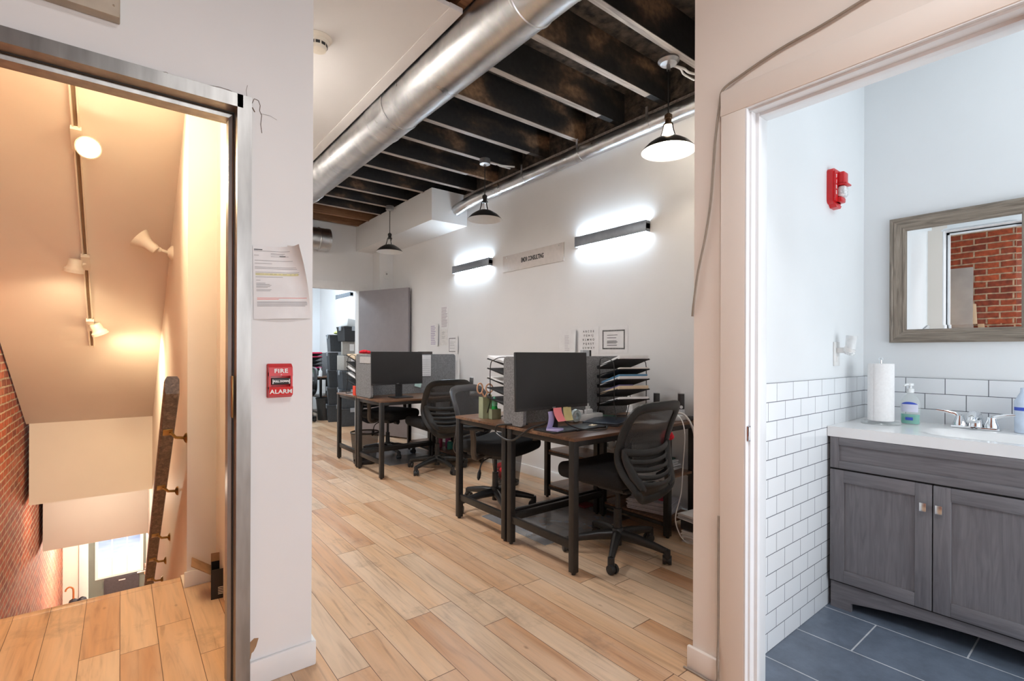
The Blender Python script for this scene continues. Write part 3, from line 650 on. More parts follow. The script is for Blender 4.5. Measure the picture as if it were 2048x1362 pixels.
# ---------------------------------------------------------------- desks
def desk(cx, cy, back, label, D=0.60, W=1.205, x_shelf=True):
    t = thing('computer_desk', label, 'desk', (cx, cy, 0), 0, 'rustic brown desks with dark metal frames')
    h, w, d = 0.75, W / 2, D / 2
    b = B(); b.box(-w, w, -d, d, h - 0.019, h, 0.002); obj('tabletop', b, RUSTIC, t)
    q = 0.02
    xs = [-w + q + 0.003, w - 0.31, w - q - 0.003]
    for x in xs:
        for y in (-d + q + 0.003, d - q - 0.003):
            b = B(); b.box(x - q, x + q, y - q, y + q, 0.012, h - 0.019, 0.003); b.cyl((x, y, 0), (x, y, 0.014), 0.012, seg=12); obj('leg', b, BLACKMETAL, t)
    b = B(); yb = -d + q
    for y in (-d + 0.006, d - 0.006 - 0.025): b.box(xs[0], xs[2], y, y + 0.025, h - 0.05, h - 0.019, 0.002)
    for x in (xs[0], xs[2]): b.box(x - 0.0125, x + 0.0125, -d + q, d - q, h - 0.05, h - 0.019, 0.002)
    obj('apron_frame', b, BLACKMETAL, t)
    b = B(); b.box(xs[0] - 0.0125, xs[0] + 0.0125, -d + 0.04, d - 0.04, 0.135, 0.18, 0.003); obj('side_stretcher', b, BLACKMETAL, t)
    yb = (d - q - 0.003) * back
    b = B(); b.box(xs[0] + q, xs[1] - q, yb - 0.0125, yb + 0.0125, 0.145, 0.19, 0.003); obj('rear_stretcher', b, BLACKMETAL, t)
    for z in (0.385, 0.095):
        b = B(); b.box(xs[1] - 0.005, xs[2] + 0.005, -d + 0.012, d - 0.012, z, z + 0.016, 0.002); b.mi = 1
        for x in (xs[1], xs[2]): b.box(x - 0.012, x + 0.012, -d + 0.04, d - 0.04, z - 0.022, z, 0.002)
        obj('shelf', b, [RUSTIC, BLACKMETAL], t)
    return t
desk(2.532, 2.20, 1, 'nearest brown desk, holding the big front monitor and closed laptop')
desk(2.532, 2.815, -1, 'brown desk with green pencil cup, directly behind the nearest desk')
desk(2.535, 4.76, 1, 'brown desk of far pair facing camera, under the far monitor')
desk(2.535, 5.375, -1, 'brown desk of far pair behind the grey partition by the door')
desk(2.56, 9.50, 1, 'dark desk in the next room seen through doorway', 0.6, 1.2)

# ---------------------------------------------------------------- office chairs
def star_base(t, ang0):
    b = B(); b.lathe([(0.032, 0.085), (0.04, 0.09), (0.044, 0.125), (0.036, 0.15), (0.03, 0.155)], seg=20, capb=True, capt=True); b.lathe([(0.026, 0.05), (0.026, 0.09)], seg=16, capb=True)
    for k in range(5):
        a = ang0 + 2 * PI * k / 5; u = Vector((math.cos(a), math.sin(a), 0))
        b.tube([u * 0.02 + Vector((0, 0, 0.112)), u * 0.12 + Vector((0, 0, 0.108)), u * 0.22 + Vector((0, 0, 0.094)), u * 0.305 + Vector((0, 0, 0.078))], [0.034, 0.030, 0.024, 0.019], 10, flat=0.85)
    obj('star_base', b, CHARPL, t)
    for k in range(5):
        a = ang0 + 2 * PI * k / 5; u = Vector((math.cos(a), math.sin(a), 0)); p = u * 0.305; w = Vector((-u.y, u.x, 0))
        sw = Matrix.Rotation(a + 0.9 + k, 4, 'Z')
        b = B(); b.cyl(p + Vector((0, 0, 0.045)), p + Vector((0, 0, 0.088)), 0.02, 0.019, 14)
        c = p + (sw @ Vector((0.012, 0, 0.0278)))
        ax = sw @ Vector((0, 1, 0))
        for s in (-1, 1): b.cyl(c + ax * (s * 0.008), c + ax * (s * 0.025), 0.0278, 0.025, 20)
        b.cyl(c - ax * 0.008, c + ax * 0.008, 0.02, seg=14)
        b.box(c.x - 0.012, c.x + 0.012, c.y - 0.012, c.y + 0.012, 0.036, 0.06, 0.006)
        obj('caster', b, BLACKPL, t)
def prof_z(ks, z):
    if z <= ks[0][0]: return ks[0][1]
    for (a, p), (c, q) in zip(ks, ks[1:]):
        if z <= c: return p + (q - p) * (z - a) / (c - a)
    return ks[-1][1]
def wrow(z): return prof_z([(0.385, 0.07), (0.42, 0.14), (0.48, 0.198), (0.55, 0.232), (0.63, 0.246), (0.72, 0.243), (0.80, 0.237), (0.905, 0.222), (0.94, 0.21)], z)      # half width of the back at height z
def yrow(z): return prof_z([(0.385, -0.185), (0.42, -0.222), (0.48, -0.228), (0.55, -0.195), (0.63, -0.168), (0.70, -0.172), (0.80, -0.208), (0.905, -0.258), (0.94, -0.278)], z) - 0.012
def bp(x, z): return Vector((x, yrow(z) - 0.030 * (1 - min(1, (abs(x) / 0.25)) ** 2), z))
def office_chair(label, arms, seat=0.50, frame_m=CHARPL):
    t = thing('office_chair', label, 'office chair', (0, 0, 0), 0, 'black mesh back office chairs')
    star_base(t, 0.3)
    b = B(); b.cyl((0, 0, 0.15), (0, 0, 0.27), 0.026, 0.024, 18); b.cyl((0, 0, 0.25), (0, 0, 0.40), 0.014, seg=14); obj('gas_lift', b, BLACKPL, t)
    b = B(); b.box(-0.075, 0.075, -0.12, 0.10, seat - 0.115, seat - 0.07, 0.01); b.box(-0.16, 0.16, -0.16, 0.16, seat - 0.078, seat - 0.062, 0.004)
    b.cyl((0, 0.11, seat - 0.10), (0, 0.16, seat - 0.10), 0.026, 0.03, 16); obj('tilt_mechanism', b, BLACKPL, t)
    b = B(); b.tube(smooth_path([(0.06, 0.03, seat - 0.09), (0.2, 0.035, seat - 0.095), (0.25, 0.035, seat - 0.12), (0.268, 0.035, seat - 0.16)], 5), 0.005, 6); b.tube([(0.266, 0.035, seat - 0.155), (0.272, 0.035, seat - 0.18), (0.281, 0.035, seat - 0.215), (0.284, 0.035, seat - 0.23)], [0.009, 0.02, 0.018, 0.006], 10, flat=0.55)
    obj('height_lever', b, BLACKPL, t)
    # seat: padded, waterfall front
    b = B(); b.box(-0.258, 0.258, -0.20, 0.295, seat - 0.062, seat + 0.036, 0.047, None, 6)
    bmesh.ops.subdivide_edges(b.bm, edges=[ed for ed in b.bm.edges if ed.calc_length() > 0.2], cuts=5, use_grid_fill=True)
    for v in b.bm.verts:
        x, y = v.co.x, v.co.y
        v.co.x *= 1 - 0.20 * max(0, abs(y - 0.05) / 0.25 - 0.4) ** 2
        v.co.z += 0.012 * (x / 0.25) ** 2 - 0.30 * max(0, y - 0.16) ** 2
    obj('seat', b, BLACKFAB, t, 60)
    # back frame loop
    b = B(); mr = lambda v: Vector((-v.x, v.y, v.z))
    right = [bp(wrow(z) - 0.012, z) for z in (0.62, 0.68, 0.74, 0.80, 0.85)] + [bp(wrow(0.88) - 0.02, 0.885), bp(wrow(0.905) - 0.05, 0.908)]
    topm = [bp(wrow(0.905) * k, 0.912 + 0.006 * (1 - k * k)) for k in (0.5, 0.25, 0, -0.25, -0.5)]
    low = [bp(wrow(0.40) * 0.8, 0.395), bp(wrow(0.43) - 0.01, 0.43), bp(wrow(0.48) - 0.012, 0.48), bp(wrow(0.55) - 0.012, 0.55)]
    loop = low + right + topm + [mr(v) for v in reversed(right)] + [mr(v) for v in reversed(low)] + [bp(0, 0.388)]
    b.tube(smooth_path(loop + [loop[0]], 3)[:-1], 0.012, 10, loop=True, flat=2.7, up=(0, 1, 0)); obj('back_frame', b, frame_m, t)
    b = B(); b.grid(lambda u, v: bp((u * 2 - 1) * (wrow(0.56 + v * 0.345) - 0.02), 0.56 + v * 0.345) + Vector((0, 0.006, 0)), 14, 16); obj('mesh_panel', b, CHMESH, t)
    # lumbar shell with slots
    b = B()
    for z, r in ((0.655, 0.021), (0.604, 0.0145), (0.563, 0.0145), (0.522, 0.0145), (0.485, 0.016)):
        w = wrow(z) - 0.03
        b.tube([bp(w * k, z + 0.022 * (abs(k) ** 2) - 0.006) + Vector((0, -0.030 + 0.020 * abs(k) ** 3, 0)) for k in [i / 6 - 1 for i in range(13)]], r, 8, flat=0.45, up=(0, 0, 1))
    for s in (1, -1):
        b.tube([bp(s * (wrow(z) - o), z) + Vector((0, -0.018, 0)) for z, o in ((0.69, 0.022), (0.65, 0.034), (0.60, 0.045), (0.54, 0.05), (0.48, 0.056), (0.455, 0.06))], [0.014, 0.028, 0.032, 0.034, 0.028, 0.012], 10, flat=0.4, up=(s, 0, 0))
    b.grid(lambda u, v: bp((u * 2 - 1) * (wrow(0.39 + 0.09 * v) - 0.014), 0.392 + 0.09 * v) + Vector((0, -0.026 + 0.014 * (u * 2 - 1) ** 2 + 0.045 * (1 - v) ** 2, 0)), 12, 6, 0.008, (0, 1, 0))
    obj('lumbar_shell', b, frame_m, t)
    b = B()
    b.tube([(0, -0.10, seat - 0.09), (0, -0.17, seat - 0.09), (0, -0.205, seat - 0.085), (0, -0.235, seat - 0.05)], [0.03, 0.032, 0.04, 0.03], 10, flat=0.5, up=(1, 0, 0)); obj('back_bracket', b, BLACKPL, t)
    if arms:
        for s in (1, -1):
            b = B(); b.tube(smooth_path([(s * 0.18, 0.0, seat - 0.07), (s * 0.27, 0.0, seat - 0.075), (s * 0.298, 0.0, seat - 0.03), (s * 0.298, 0.0, seat + 0.05), (s * 0.298, -0.01, seat + 0.14)], 4), 0.017, 8, flat=1.4); b.mi = 1
            b.box(s * 0.298 - 0.038, s * 0.298 + 0.038, -0.13, 0.12, seat + 0.14, seat + 0.165, 0.012); obj('armrest', b, [M('bronze_arm_plastic', (0.10, 0.075, 0.055), 0.45), BLACKPL], t)
    return t
ch = office_chair('black mesh office chair at nearest desk, red bow on its back', False)
def spin(c, deg):      # castors and star base swivel freely of the seat
    for o in c.children:
        if o.name.split('.')[0] in ('star_base', 'caster'): o.rotation_euler = (0, 0, R(deg) - 0.3 - c.rotation_euler.z)
G_ = 'black mesh back office chairs'
ch.location = (2.38, 1.97, 0); ch.rotation_euler = (0, 0, 0.03)
c3 = dup(ch, (2.57, 4.50, 0), -0.08, 'black mesh office chair at far desks seen from behind', G_)
ch2 = office_chair('black office chair with armrests facing camera, behind the pencil cup desk', True, 0.50, M('grey_edge_chair_plastic', (0.045, 0.045, 0.05), 0.3))
ch2.location = (2.33, 3.16, 0); ch2.rotation_euler = (0, 0, PI + 0.36)
c4 = dup(ch2, (2.47, 5.49, 0), PI + 0.4, 'black office chair tucked under the far desk beside the waste basket', G_)
c5 = dup(ch, (2.42, 9.05, 0), PI - 0.6, 'black office chair under the dark desk in next room', G_)
for c, dg in ((ch, 213), (c3, 198), (ch2, 174), (c4, 126), (c5, 100)): spin(c, dg)
# red bow and papers held by the nearest chair
crot = Matrix.Rotation(0.03, 4, 'Z'); cloc = Vector((2.38, 1.97, 0))
def chpt(x, y, z): return cloc + (crot @ Vector((x, y, z)))
b = B()
for k in range(7):
    a = k * 0.9; p = chpt(0.262, -0.17, 0.695) + Vector((0.022 * math.cos(a), 0.018 * math.sin(a), 0.022 * math.sin(a * 1.7))); b.sphere(p, 0.026, 1, 0.9, 0.8, 10, 8)
tag(obj('cloth_bow', b, REDCLOTH), 'red cloth bow tied to right side of the nearest office chair', 'bow')
b = B(); b.box(-0.15, 0.15, -0.006, 0.006, -0.11, 0.10, 0.002, None); b.bm.transform(Matrix.Translation(chpt(0.05, -0.185, 0.575)) @ crot @ Matrix.Rotation(0.12, 4, 'Y') @ Matrix.Rotation(-0.12, 4, 'X'))
tag(obj('paper_folder', b, PAPER2), 'white paper folder tucked behind slots of the nearest chair back', 'folder')

# ---------------------------------------------------------------- monitors and grey partitions
DT = 0.75
def monitor(loc, rz, label, foot=True):
    t = thing('computer_monitor', label, 'monitor', (loc[0], loc[1], DT), rz, 'black desktop monitors')
    tl = Matrix.Translation((0, 0, 0.302)) @ Matrix.Rotation(-0.03, 4, 'X')
    b = B(); b.box(-0.280, 0.280, -0.004, 0.012, -0.166, 0.166, 0.004); b.box(-0.2, 0.2, 0.01, 0.035, -0.12, 0.12, 0.012); b.bm.transform(tl); obj('casing', b, BLACKPL, t)
    b = B(); b.box(-0.276, 0.276, -0.0055, -0.003, -0.148, 0.162); b.bm.transform(tl); obj('screen', b, SCREEN, t)
    text('maker_mark', 'ASUS', 0.011, GREYINK, t, tl @ frame_m((0, -0.0052, -0.157), (1, 0, 0), (0, 0, 1)), 0.0003)
    b = B(); b.box(0.0, 0.07, 0.03, 0.055, 0.008, 0.30, 0.006); obj('stand_neck', b, BLACKPL, t)
    b = B(); b.box(-0.05, 0.15, -0.06, 0.12, 0.0, 0.011, 0.004); obj('stand_foot', b, BLACKPL, t)
    return t
monitor((1.992, 2.135), -0.02, 'large black monitor on the nearest desk with coloured notes below its screen')
monitor((2.20, 4.66), 0.0, 'black monitor on the far desk in front of grey partition')
def rounded(w0, w1, z0, z1, r, n=6):
    pts = []
    for cx, cz, a0 in ((w1 - r, z1 - r, 0), (w0 + r, z1 - r, PI / 2), (w0 + r, z0 + r, PI), (w1 - r, z0 + r, 1.5 * PI)):
        for k in range(n + 1): a = a0 + PI / 2 * k / n; pts.append((cx + r * math.cos(a), cz + r * math.sin(a)))
    return pts
def partition(yb, label, side=0.365):
    t = thing('desk_partition', label, 'partition', (2.53, yb, DT), 0, 'grey felt desk partitions')
    b = B(); b.prism(rounded(-0.56, 0.605, 0.0, 0.44, 0.03), -0.011, 0.011, 'y'); obj('back_panel', b, FELT, t)
    b = B(); b.prism(rounded(-side, 0.03, 0.005, 0.44, 0.03), -0.59, -0.566, 'x'); obj('side_panel', b, FELT, t)
    for x, y in ((-0.565, -side + 0.07), (0.3, 0)):
        b = B(); b.box(x - 0.02, x + 0.02, y - 0.03, y + 0.03, 0.0, 0.035, 0.004); obj('clamp', b, BLACKPL, t)
    return t
partition(2.515, 'grey felt partition around the big front monitor, curved corners', 0.17)
partition(5.075, 'grey felt partition behind the far monitor, papers pinned on it')

# ---------------------------------------------------------------- wire paper trays
def tray_rack(label, loc, rz, fills, n=5, wd=0.26, dp=0.33, ht=0.40):
    t = thing('letter_tray_rack', label, 'letter tray', loc, rz, 'black wire letter tray racks')
    b = B()
    for x in (-wd / 2, wd / 2):
        q = 0.115
        b.tube(smooth_path([(x, -q, 0.12), (x, -q, ht - 0.05), (x, -q * 0.6, ht - 0.005), (x, 0, ht + 0.012), (x, q * 0.6, ht + 0.008), (x, q, ht - 0.03), (x, q, 0.12)], 4), 0.0033, 6)
        for s in (1, -1): b.tube([(x, s * q, 0.12), (x, s * q * 1.45, 0.004)], 0.0033, 6)
    for s in (1, -1): b.tube([(-wd / 2, s * 0.115 * 1.45, 0.004), (wd / 2, s * 0.115 * 1.45, 0.004)], 0.0033, 6)
    obj('wire_frame', b, BLACKMETAL, t)
    for k in range(n):
        z = 0.115 + k * (ht - 0.15) / (n - 1); tilt = Matrix.Translation((0, 0, z)) @ Matrix.Rotation(R(-13), 4, 'X')
        b = B(); b.box(-wd / 2 + 0.003, wd / 2 - 0.003, -dp / 2, dp / 2, -0.0015, 0.0015)
        for s in (1, -1): b.box(s * (wd / 2 - 0.003) - 0.001, s * (wd / 2 - 0.003) + 0.001, -dp / 2, dp / 2, 0, 0.007)
        b.box(-wd / 2, wd / 2, dp / 2 - 0.002, dp / 2, 0, 0.02)
        b.tube([(-wd / 2, -dp / 2, 0), (wd / 2, -dp / 2, 0), (wd / 2, dp / 2, 0.02), (-wd / 2, dp / 2, 0.02)], 0.0028, 6, loop=True); b.bm.transform(tilt)
        obj('mesh_tray', b, TRAYMESH, t)
    M0 = Matrix.Translation(loc) @ Matrix.Rotation(rz, 4, 'Z')
    for k, m, th, lab, nm in fills:
        z = 0.115 + k * (ht - 0.15) / (n - 1); tilt = Matrix.Translation((0, 0, z)) @ Matrix.Rotation(R(-13), 4, 'X')
        b = B(); b.box(-wd / 2 + 0.012, wd / 2 - 0.012, -dp / 2 - 0.012, dp / 2 - 0.02, 0.003, 0.003 + th, 0.001); b.bm.transform(M0 @ tilt)
        tag(obj(nm, b, m), lab, 'papers')
    return t
tray_rack('wide black wire letter tray rack right of the front monitor', (2.77, 2.255, DT), -0.42,
    [(4, PAPER, 0.022, 'white papers on top tier of the tray rack right of front monitor', 'paper_sheets'), (3, PAPER2, 0.009, 'thin papers on second tier from top of the right tray rack', 'paper_sheets'),
     (2, PAPER, 0.018, 'white papers under the blue folder in the right tray rack', 'paper_sheets'), (1, BUFF, 0.022, 'buff folders on fourth tier of the right tray rack', 'file_folder'), (0, PAPER, 0.014, 'white sheets on lowest tier of the right tray rack', 'paper_sheets')], wd=0.24, dp=0.33, ht=0.42)
M0 = Matrix.Translation((2.77, 2.255, DT)) @ Matrix.Rotation(-0.42, 4, 'Z')
b = B(); b.box(-0.105, 0.105, -0.17, 0.12, 0.0225, 0.036, 0.002); b.bm.transform(M0 @ Matrix.Translation((0, 0, 0.25)) @ Matrix.Rotation(R(-13), 4, 'X')); tag(obj('file_folder', b, BLUEF), 'blue folder lying on middle tier of the right tray rack', 'folder')
b = B(); b.box(-0.105, 0.0, -0.17, 0.05, 0.026, 0.034, 0.002); b.bm.transform(M0 @ Matrix.Translation((0, 0, 0.1825)) @ Matrix.Rotation(R(-13), 4, 'X')); tag(obj('file_folder', b, VIOLET), 'violet folder in fourth tier of the right tray rack', 'folder')
tray_rack('black wire letter tray rack left of front monitor, behind the pencil cup', (2.165, 2.70, DT), PI + 0.05,
    [(4, PAPER, 0.02, 'white papers sticking out of top tier of the tray rack behind the pencil cup', 'paper_sheets'), (2, PAPER2, 0.005, 'few sheets in middle tier of the tray rack behind the pencil cup', 'paper_sheets')], wd=0.27, dp=0.31, ht=0.42)
tray_rack('black wire letter tray rack at left end of the far desks', (2.10, 5.30, DT), PI,
    [(4, BUFF, 0.014, 'buff folder on top tier of far left tray rack', 'file_folder'), (2, PAPER, 0.02, 'white papers in middle tier of far left tray rack', 'paper_sheets'), (1, PAPER, 0.016, 'white papers in lower tier of far left tray rack', 'paper_sheets')], wd=0.27, dp=0.33, ht=0.42)
b = B(); b.prism([(0, 0), (0.10, 0), (0.10, 0.05), (0.02, 0.10), (0, 0.10)], -0.035, 0.035, 'y'); b.bm.transform(Matrix.Translation((1.955, 5.20, DT)))
o = tag(obj('card_holder', b, M('orange_red_card', (0.85, 0.07, 0.03), 0.5)), 'orange red card box at left corner of the far desk', 'box')
b = B(); b.sphere((2.02, 5.08, 1.215), 0.035, 1.5, 0.8, 0.62, 12, 8); b.sphere((2.06, 5.07, 1.21), 0.026, 1.2, 0.8, 0.7, 12, 8); b.sphere((1.99, 5.085, 1.21), 0.02, 1.2, 0.9, 0.7, 10, 8)
tag(obj('cloth_bow', b, REDCLOTH), 'small red cloth flower lying on top edge of the far grey partition', 'bow')
b = B(); b.box(1.936, 1.940, 4.70, 4.99, 1.10, 1.165); tag(obj('name_card', b, M('grey_card', (0.45, 0.43, 0.42), 0.7)), 'grey card stuck on side of the far grey partition', 'card')
b = B(); b.box(2.585, 2.80, 5.055, 5.062, 0.94, 1.18); nt_ = tag(obj('pinned_sheet', b, PAPER), 'white sheet pinned on the far grey partition right of the monitor', 'paper')
b = B(); 
for i in range(8): b.box(2.63, 2.79, 5.0535, 5.055, 0.955 + i * 0.024, 0.958 + i * 0.024)
obj('print_lines', b, GREYINK, nt_)
b = B(); b.box(2.60, 2.68, 5.05, 5.06, 0.82, 0.91, rot=Matrix.Rotation(0.25, 3, 'Y')); tag(obj('sticky_note', b, M('mint_note', (0.52, 0.72, 0.68), 0.8)), 'mint note at lower right of the far monitor', 'note')
b = B(); b.box(2.66, 2.84, 5.09, 5.11, 1.18, 1.22, 0.003); tag(obj('picture_frame', b, M('dark_brown_plaque', (0.05, 0.035, 0.03), 0.5)), 'dark brown plaque peeking over the far grey partition', 'plaque')
b = B(); b.box(2.93, 3.0, 2.53, 2.56, 1.15, 1.235, 0.003); b.mi = 1; b.box(3.0, 3.02, 2.53, 2.56, 1.15, 1.235, 0.003)
b.bm.transform(Matrix.Translation((-0.27, 0, 0))); tag(obj('web_camera', b, [M('grey_label_box', (0.42, 0.44, 0.46), 0.4), BLACKPL]), 'small grey and black box on top of partition right of front monitor', 'box')

# ---------------------------------------------------------------- small things on the near desks
def closed_laptop(loc, rz, label, m, sx=0.34, sy=0.235):
    t = thing('laptop', label, 'laptop', loc, rz, 'closed dark laptops')
    b = B(); b.box(-sx / 2, sx / 2, -sy / 2, sy / 2, 0, 0.012, 0.004); obj('laptop_base', b, BLACKPL, t)
    b = B(); b.box(-sx / 2, sx / 2, -sy / 2, sy / 2, 0.013, 0.02, 0.003); obj('laptop_lid', b, m, t)
    return t
closed_laptop((2.55, 2.20, DT), 0.42, 'closed navy black laptop on the nearest desk', LAPTOP)
closed_laptop((2.79, 4.70, DT), -0.1, 'closed grey laptop on the far desk right of the monitor', M('grey_laptop_lid', (0.07, 0.075, 0.09), 0.3), 0.42, 0.28)
b = B(); b.box(2.12, 2.40, 2.06, 2.22, DT, DT + 0.012, 0.004); tag(obj('monitor_pad', b, BLACKPL), 'flat black pad on the nearest desk in front of monitor', 'pad')
t = thing('note_pad', 'lilac sticky pad with top sheet curling up, nearest desk edge', 'note pad', (1.99, 2.115, DT + 0.012), 0.35)
b = B(); b.box(-0.038, 0.038, -0.038, 0.038, 0, 0.012, 0.001); obj('pad', b, PURPLE, t)
b = B(); b.grid(lambda u, v: (-0.038 + 0.076 * u, 0.036 - 0.022 * math.sin(v * PI * 0.55) + 0.012 * v * v, 0.0125 + 0.098 * v), 4, 10, 0.0006, (0, 1, 0)); obj('raised_sheet', b, PURPLE, t)
def bezel_note(x, label, m, curl):
    b = B(); b.grid(lambda u, v: (x + 0.066 * u + curl * 0.02 * v * v, 2.128 - 0.004 - 0.03 * v * v, 0.892 - 0.078 * v), 4, 8, 0.0006, (0, 1, 0))
    tag(obj('sticky_note', b, m), label, 'note', 'notes on the monitor')
bezel_note(1.985, 'coral pink note stuck to bottom edge of front monitor', PINK, 0.6)
bezel_note(2.065, 'olive yellow note stuck to bottom edge of front monitor', MUSTARD, -0.5)
b = B(); b.box(2.27, 2.35, 2.08, 2.13, DT, DT + 0.004, rot=Matrix.Rotation(0.5, 3, 'Z')); b.box(2.30, 2.36, 2.11, 2.15, DT + 0.004, DT + 0.012, 0.001, rot=Matrix.Rotation(0.3, 3, 'Z')); tag(obj('memo_slip', b, BUFF), 'buff memo slips on the nearest desk left of the laptop', 'note')
b = B(); b.box(2.36, 2.66, 2.335, 2.41, DT, DT + 0.045, 0.006); tag(obj('label_box', b, WHITEPL), 'long white box on the nearest desk behind laptop', 'box')
b = B(); b.box(2.40, 2.47, 2.345, 2.395, DT + 0.045, DT + 0.075, 0.004); tag(obj('tape_box', b, PAPER), 'small white carton on top of the long white box', 'box')
b = B(); b.lathe([(0.04, -0.012), (0.045, 0), (0.04, 0.012), (0.022, 0.012), (0.022, -0.012), (0.04, -0.012)], (0, 0, 0), 24, Matrix.Rotation(PI / 2, 4, 'X')); b.bm.transform(Matrix.Translation((2.37, 2.32, DT + 0.047))); tag(obj('tape_roll', b, M('pale_aqua_tape', (0.62, 0.74, 0.76), 0.25)), 'pale aqua tape roll beside yellow note', 'tape')
b = B()
for x in (0, 0.012, 0.024, 0.036, 0.05): b.box(2.505 + x, 2.510 + x, 2.352, 2.358, DT + 0.045, DT + 0.10 + 0.02 * math.sin(x * 90), 0.001)
b.box(2.50, 2.565, 2.345, 2.368, DT + 0.045, DT + 0.075, 0.002); tag(obj('desk_ornament', b, WHITEPL), 'white cut out desk ornament beside right edge of front monitor', 'ornament')
for k, (x, y, m, lb) in enumerate(((2.70, 2.10, BUFF, 'buff papers under the wire rack near laptop'), (2.80, 2.02, PAPER, 'loose white papers at right of the laptop'), (2.72, 2.38, M('sea_green_card', (0.18, 0.36, 0.27), 0.7), 'green card under the wire rack'))):
    b = B(); b.box(-0.09, 0.09, -0.06, 0.06, 0, 0.004 + 0.003 * k); b.bm.transform(Matrix.Translation((x, y, DT + 0.001)) @ Matrix.Rotation(0.3 * k - 0.2, 4, 'Z')); tag(obj('loose_papers', b, m), lb, 'papers')
# pencil cup, scissors, markers
t = thing('pencil_cup', 'sage green two level pencil cup at left corner of near desks', 'pencil cup', (2.035, 2.875, DT), -0.15)
def cup(x0, x1, y0, y1, h, w=0.003):
    b = B(); b.box(x0, x1, y0, y0 + w, 0, h); b.box(x0, x1, y1 - w, y1, 0, h); b.box(x0, x0 + w, y0, y1, 0, h); b.box(x1 - w, x1, y0, y1, 0, h); b.box(x0, x1, y0, y1, 0, w); return b
obj('tall_compartment', cup(-0.04, 0.03, -0.035, 0.035, 0.15), SAGE, t); obj('short_compartment', cup(0.0, 0.07, -0.095, -0.035, 0.07), SAGE, t)
t = thing('scissors', 'scissors with two peach loop handles standing in green pencil cup', 'scissors', (2.03, 2.885, DT + 0.01), -0.5)
b = B(); b.box(-0.008, 0.0, -0.001, 0.001, 0, 0.15, rot=Matrix.Rotation(0.06, 3, 'Y')); b.box(0.0, 0.008, 0.001, 0.003, 0, 0.15, rot=Matrix.Rotation(-0.06, 3, 'Y')); obj('blades', b, NICKEL, t)
for s in (-1, 1):
    b = B(); b.tube([(s * 0.033 + 0.024 * math.cos(a) * (1 if s > 0 else 0.8), 0, 0.20 + (0.030 if s > 0 else 0.036) * math.sin(a)) for a in [2 * PI * k / 18 for k in range(18)]], 0.0055, 8, loop=True); b.tube([(s * 0.004, 0, 0.14), (s * 0.02, 0, 0.172)], 0.006, 8); obj('handle', b, PEACH, t)
for x, y, m, h, lb, nm in ((2.052, 2.86, YELLOWPL, 0.165, 'yellow marker standing in the green pencil cup', 'marker_pen'), (2.062, 2.895, BLACKPL, 0.17, 'black pen standing in the green pencil cup', 'pen')):
    b = B(); b.tube([(x, y, DT + 0.006), (x + 0.012, y - 0.004, DT + h)], [0.006, 0.006], 8); tag(obj(nm, b, m), lb, 'pen')
t = thing('glue_bottle', 'green bottle with clear tip standing in short side of pencil cup', 'bottle', (2.065, 2.812, DT + 0.004), 0)
b = B(); b.lathe([(0.001, 0), (0.02, 0.002), (0.021, 0.07), (0.018, 0.085)], seg=20); obj('bottle', b, GREENPL, t)
b = B(); b.lathe([(0.0185, 0.085), (0.021, 0.10), (0.017, 0.13), (0.006, 0.15), (0.001, 0.152)], seg=20); obj('cap', b, M('green_clear_cap', (0.25, 0.75, 0.5), 0.1), t)
t = thing('tissue_box', 'white tissue box on the desk behind the pencil cup', 'tissue box', (2.21, 2.72, DT), 0.1)
b = B(); b.box(-0.11, 0.11, -0.045, 0.045, 0, 0.085, 0.003); obj('carton', b, M('patterned_carton', (0.62, 0.59, 0.54), 0.7, var=0.35, scale=40), t)
b = B(); b.sphere((0.02, 0, 0.09), 0.03, 1.3, 0.7, 1.0, 10, 8); obj('tissue', b, PAPER, t)
# phones
def handset(loc, rz, label, h=0.165):
    t = thing('cordless_phone', label, 'phone', loc, rz, 'cordless phones in chargers')
    b = B(); b.box(-0.04, 0.04, -0.045, 0.04, 0, 0.028, 0.008); obj('charger', b, WHITEPL, t)
    tl = Matrix.Translation((0, 0.0, 0.022)) @ Matrix.Rotation(-0.16, 4, 'X')
    b = B(); b.box(-0.024, 0.024, -0.013, 0.013, 0, h, 0.006); b.bm.transform(tl); obj('handset', b, M('silver_phone_plastic', (0.55, 0.55, 0.56), 0.35), t)
    b = B(); b.box(-0.021, 0.021, -0.0145, -0.012, 0.05, h - 0.008, 0.001); b.bm.transform(tl); obj('screen_panel', b, BLACKPL, t)
    b = B(); b.lathe([(0.001, 0.0), (0.011, 0.0), (0.011, 0.003), (0.001, 0.003)], (0, -0.0145, 0.065), 16, Matrix.Rotation(PI / 2, 4, 'X'))
    for r in range(4):
        for c in range(3): b.box(-0.016 + c * 0.012, -0.008 + c * 0.012, -0.0145, -0.0125, 0.012 + r * 0.009, 0.018 + r * 0.009)
    b.bm.transform(tl); obj('keypad', b, M('light_keys', (0.72, 0.73, 0.75), 0.4), t)
    return t
handset((3.075, 1.985, DT), -0.95, 'silver cordless phone nearest the right wall end of nearest desk')
handset((3.03, 2.155, DT), -0.95, 'cordless phone half hidden behind nearest chair back', 0.16)
handset((3.08, 4.64, DT), -0.9, 'cordless phone at right end of the far desk')
t = thing('power_strip', 'white power adapter and strip at right end of nearest desk', 'power strip', (2.98, 2.0, DT), -0.4)
b = B(); b.box(-0.09, 0.09, -0.03, 0.03, 0, 0.035, 0.006); obj('strip', b, WHITEPL, t); b = B(); b.box(-0.05, 0.01, -0.025, 0.025, 0.035, 0.085, 0.008); obj('adapter', b, WHITEPL, t)
b = B(); b.box(3.06, 3.13, 1.915, 1.955, DT, DT + 0.028, 0.004); tag(obj('router', b, BLACKPL), 'small black box at right front corner of nearest desk', 'box')
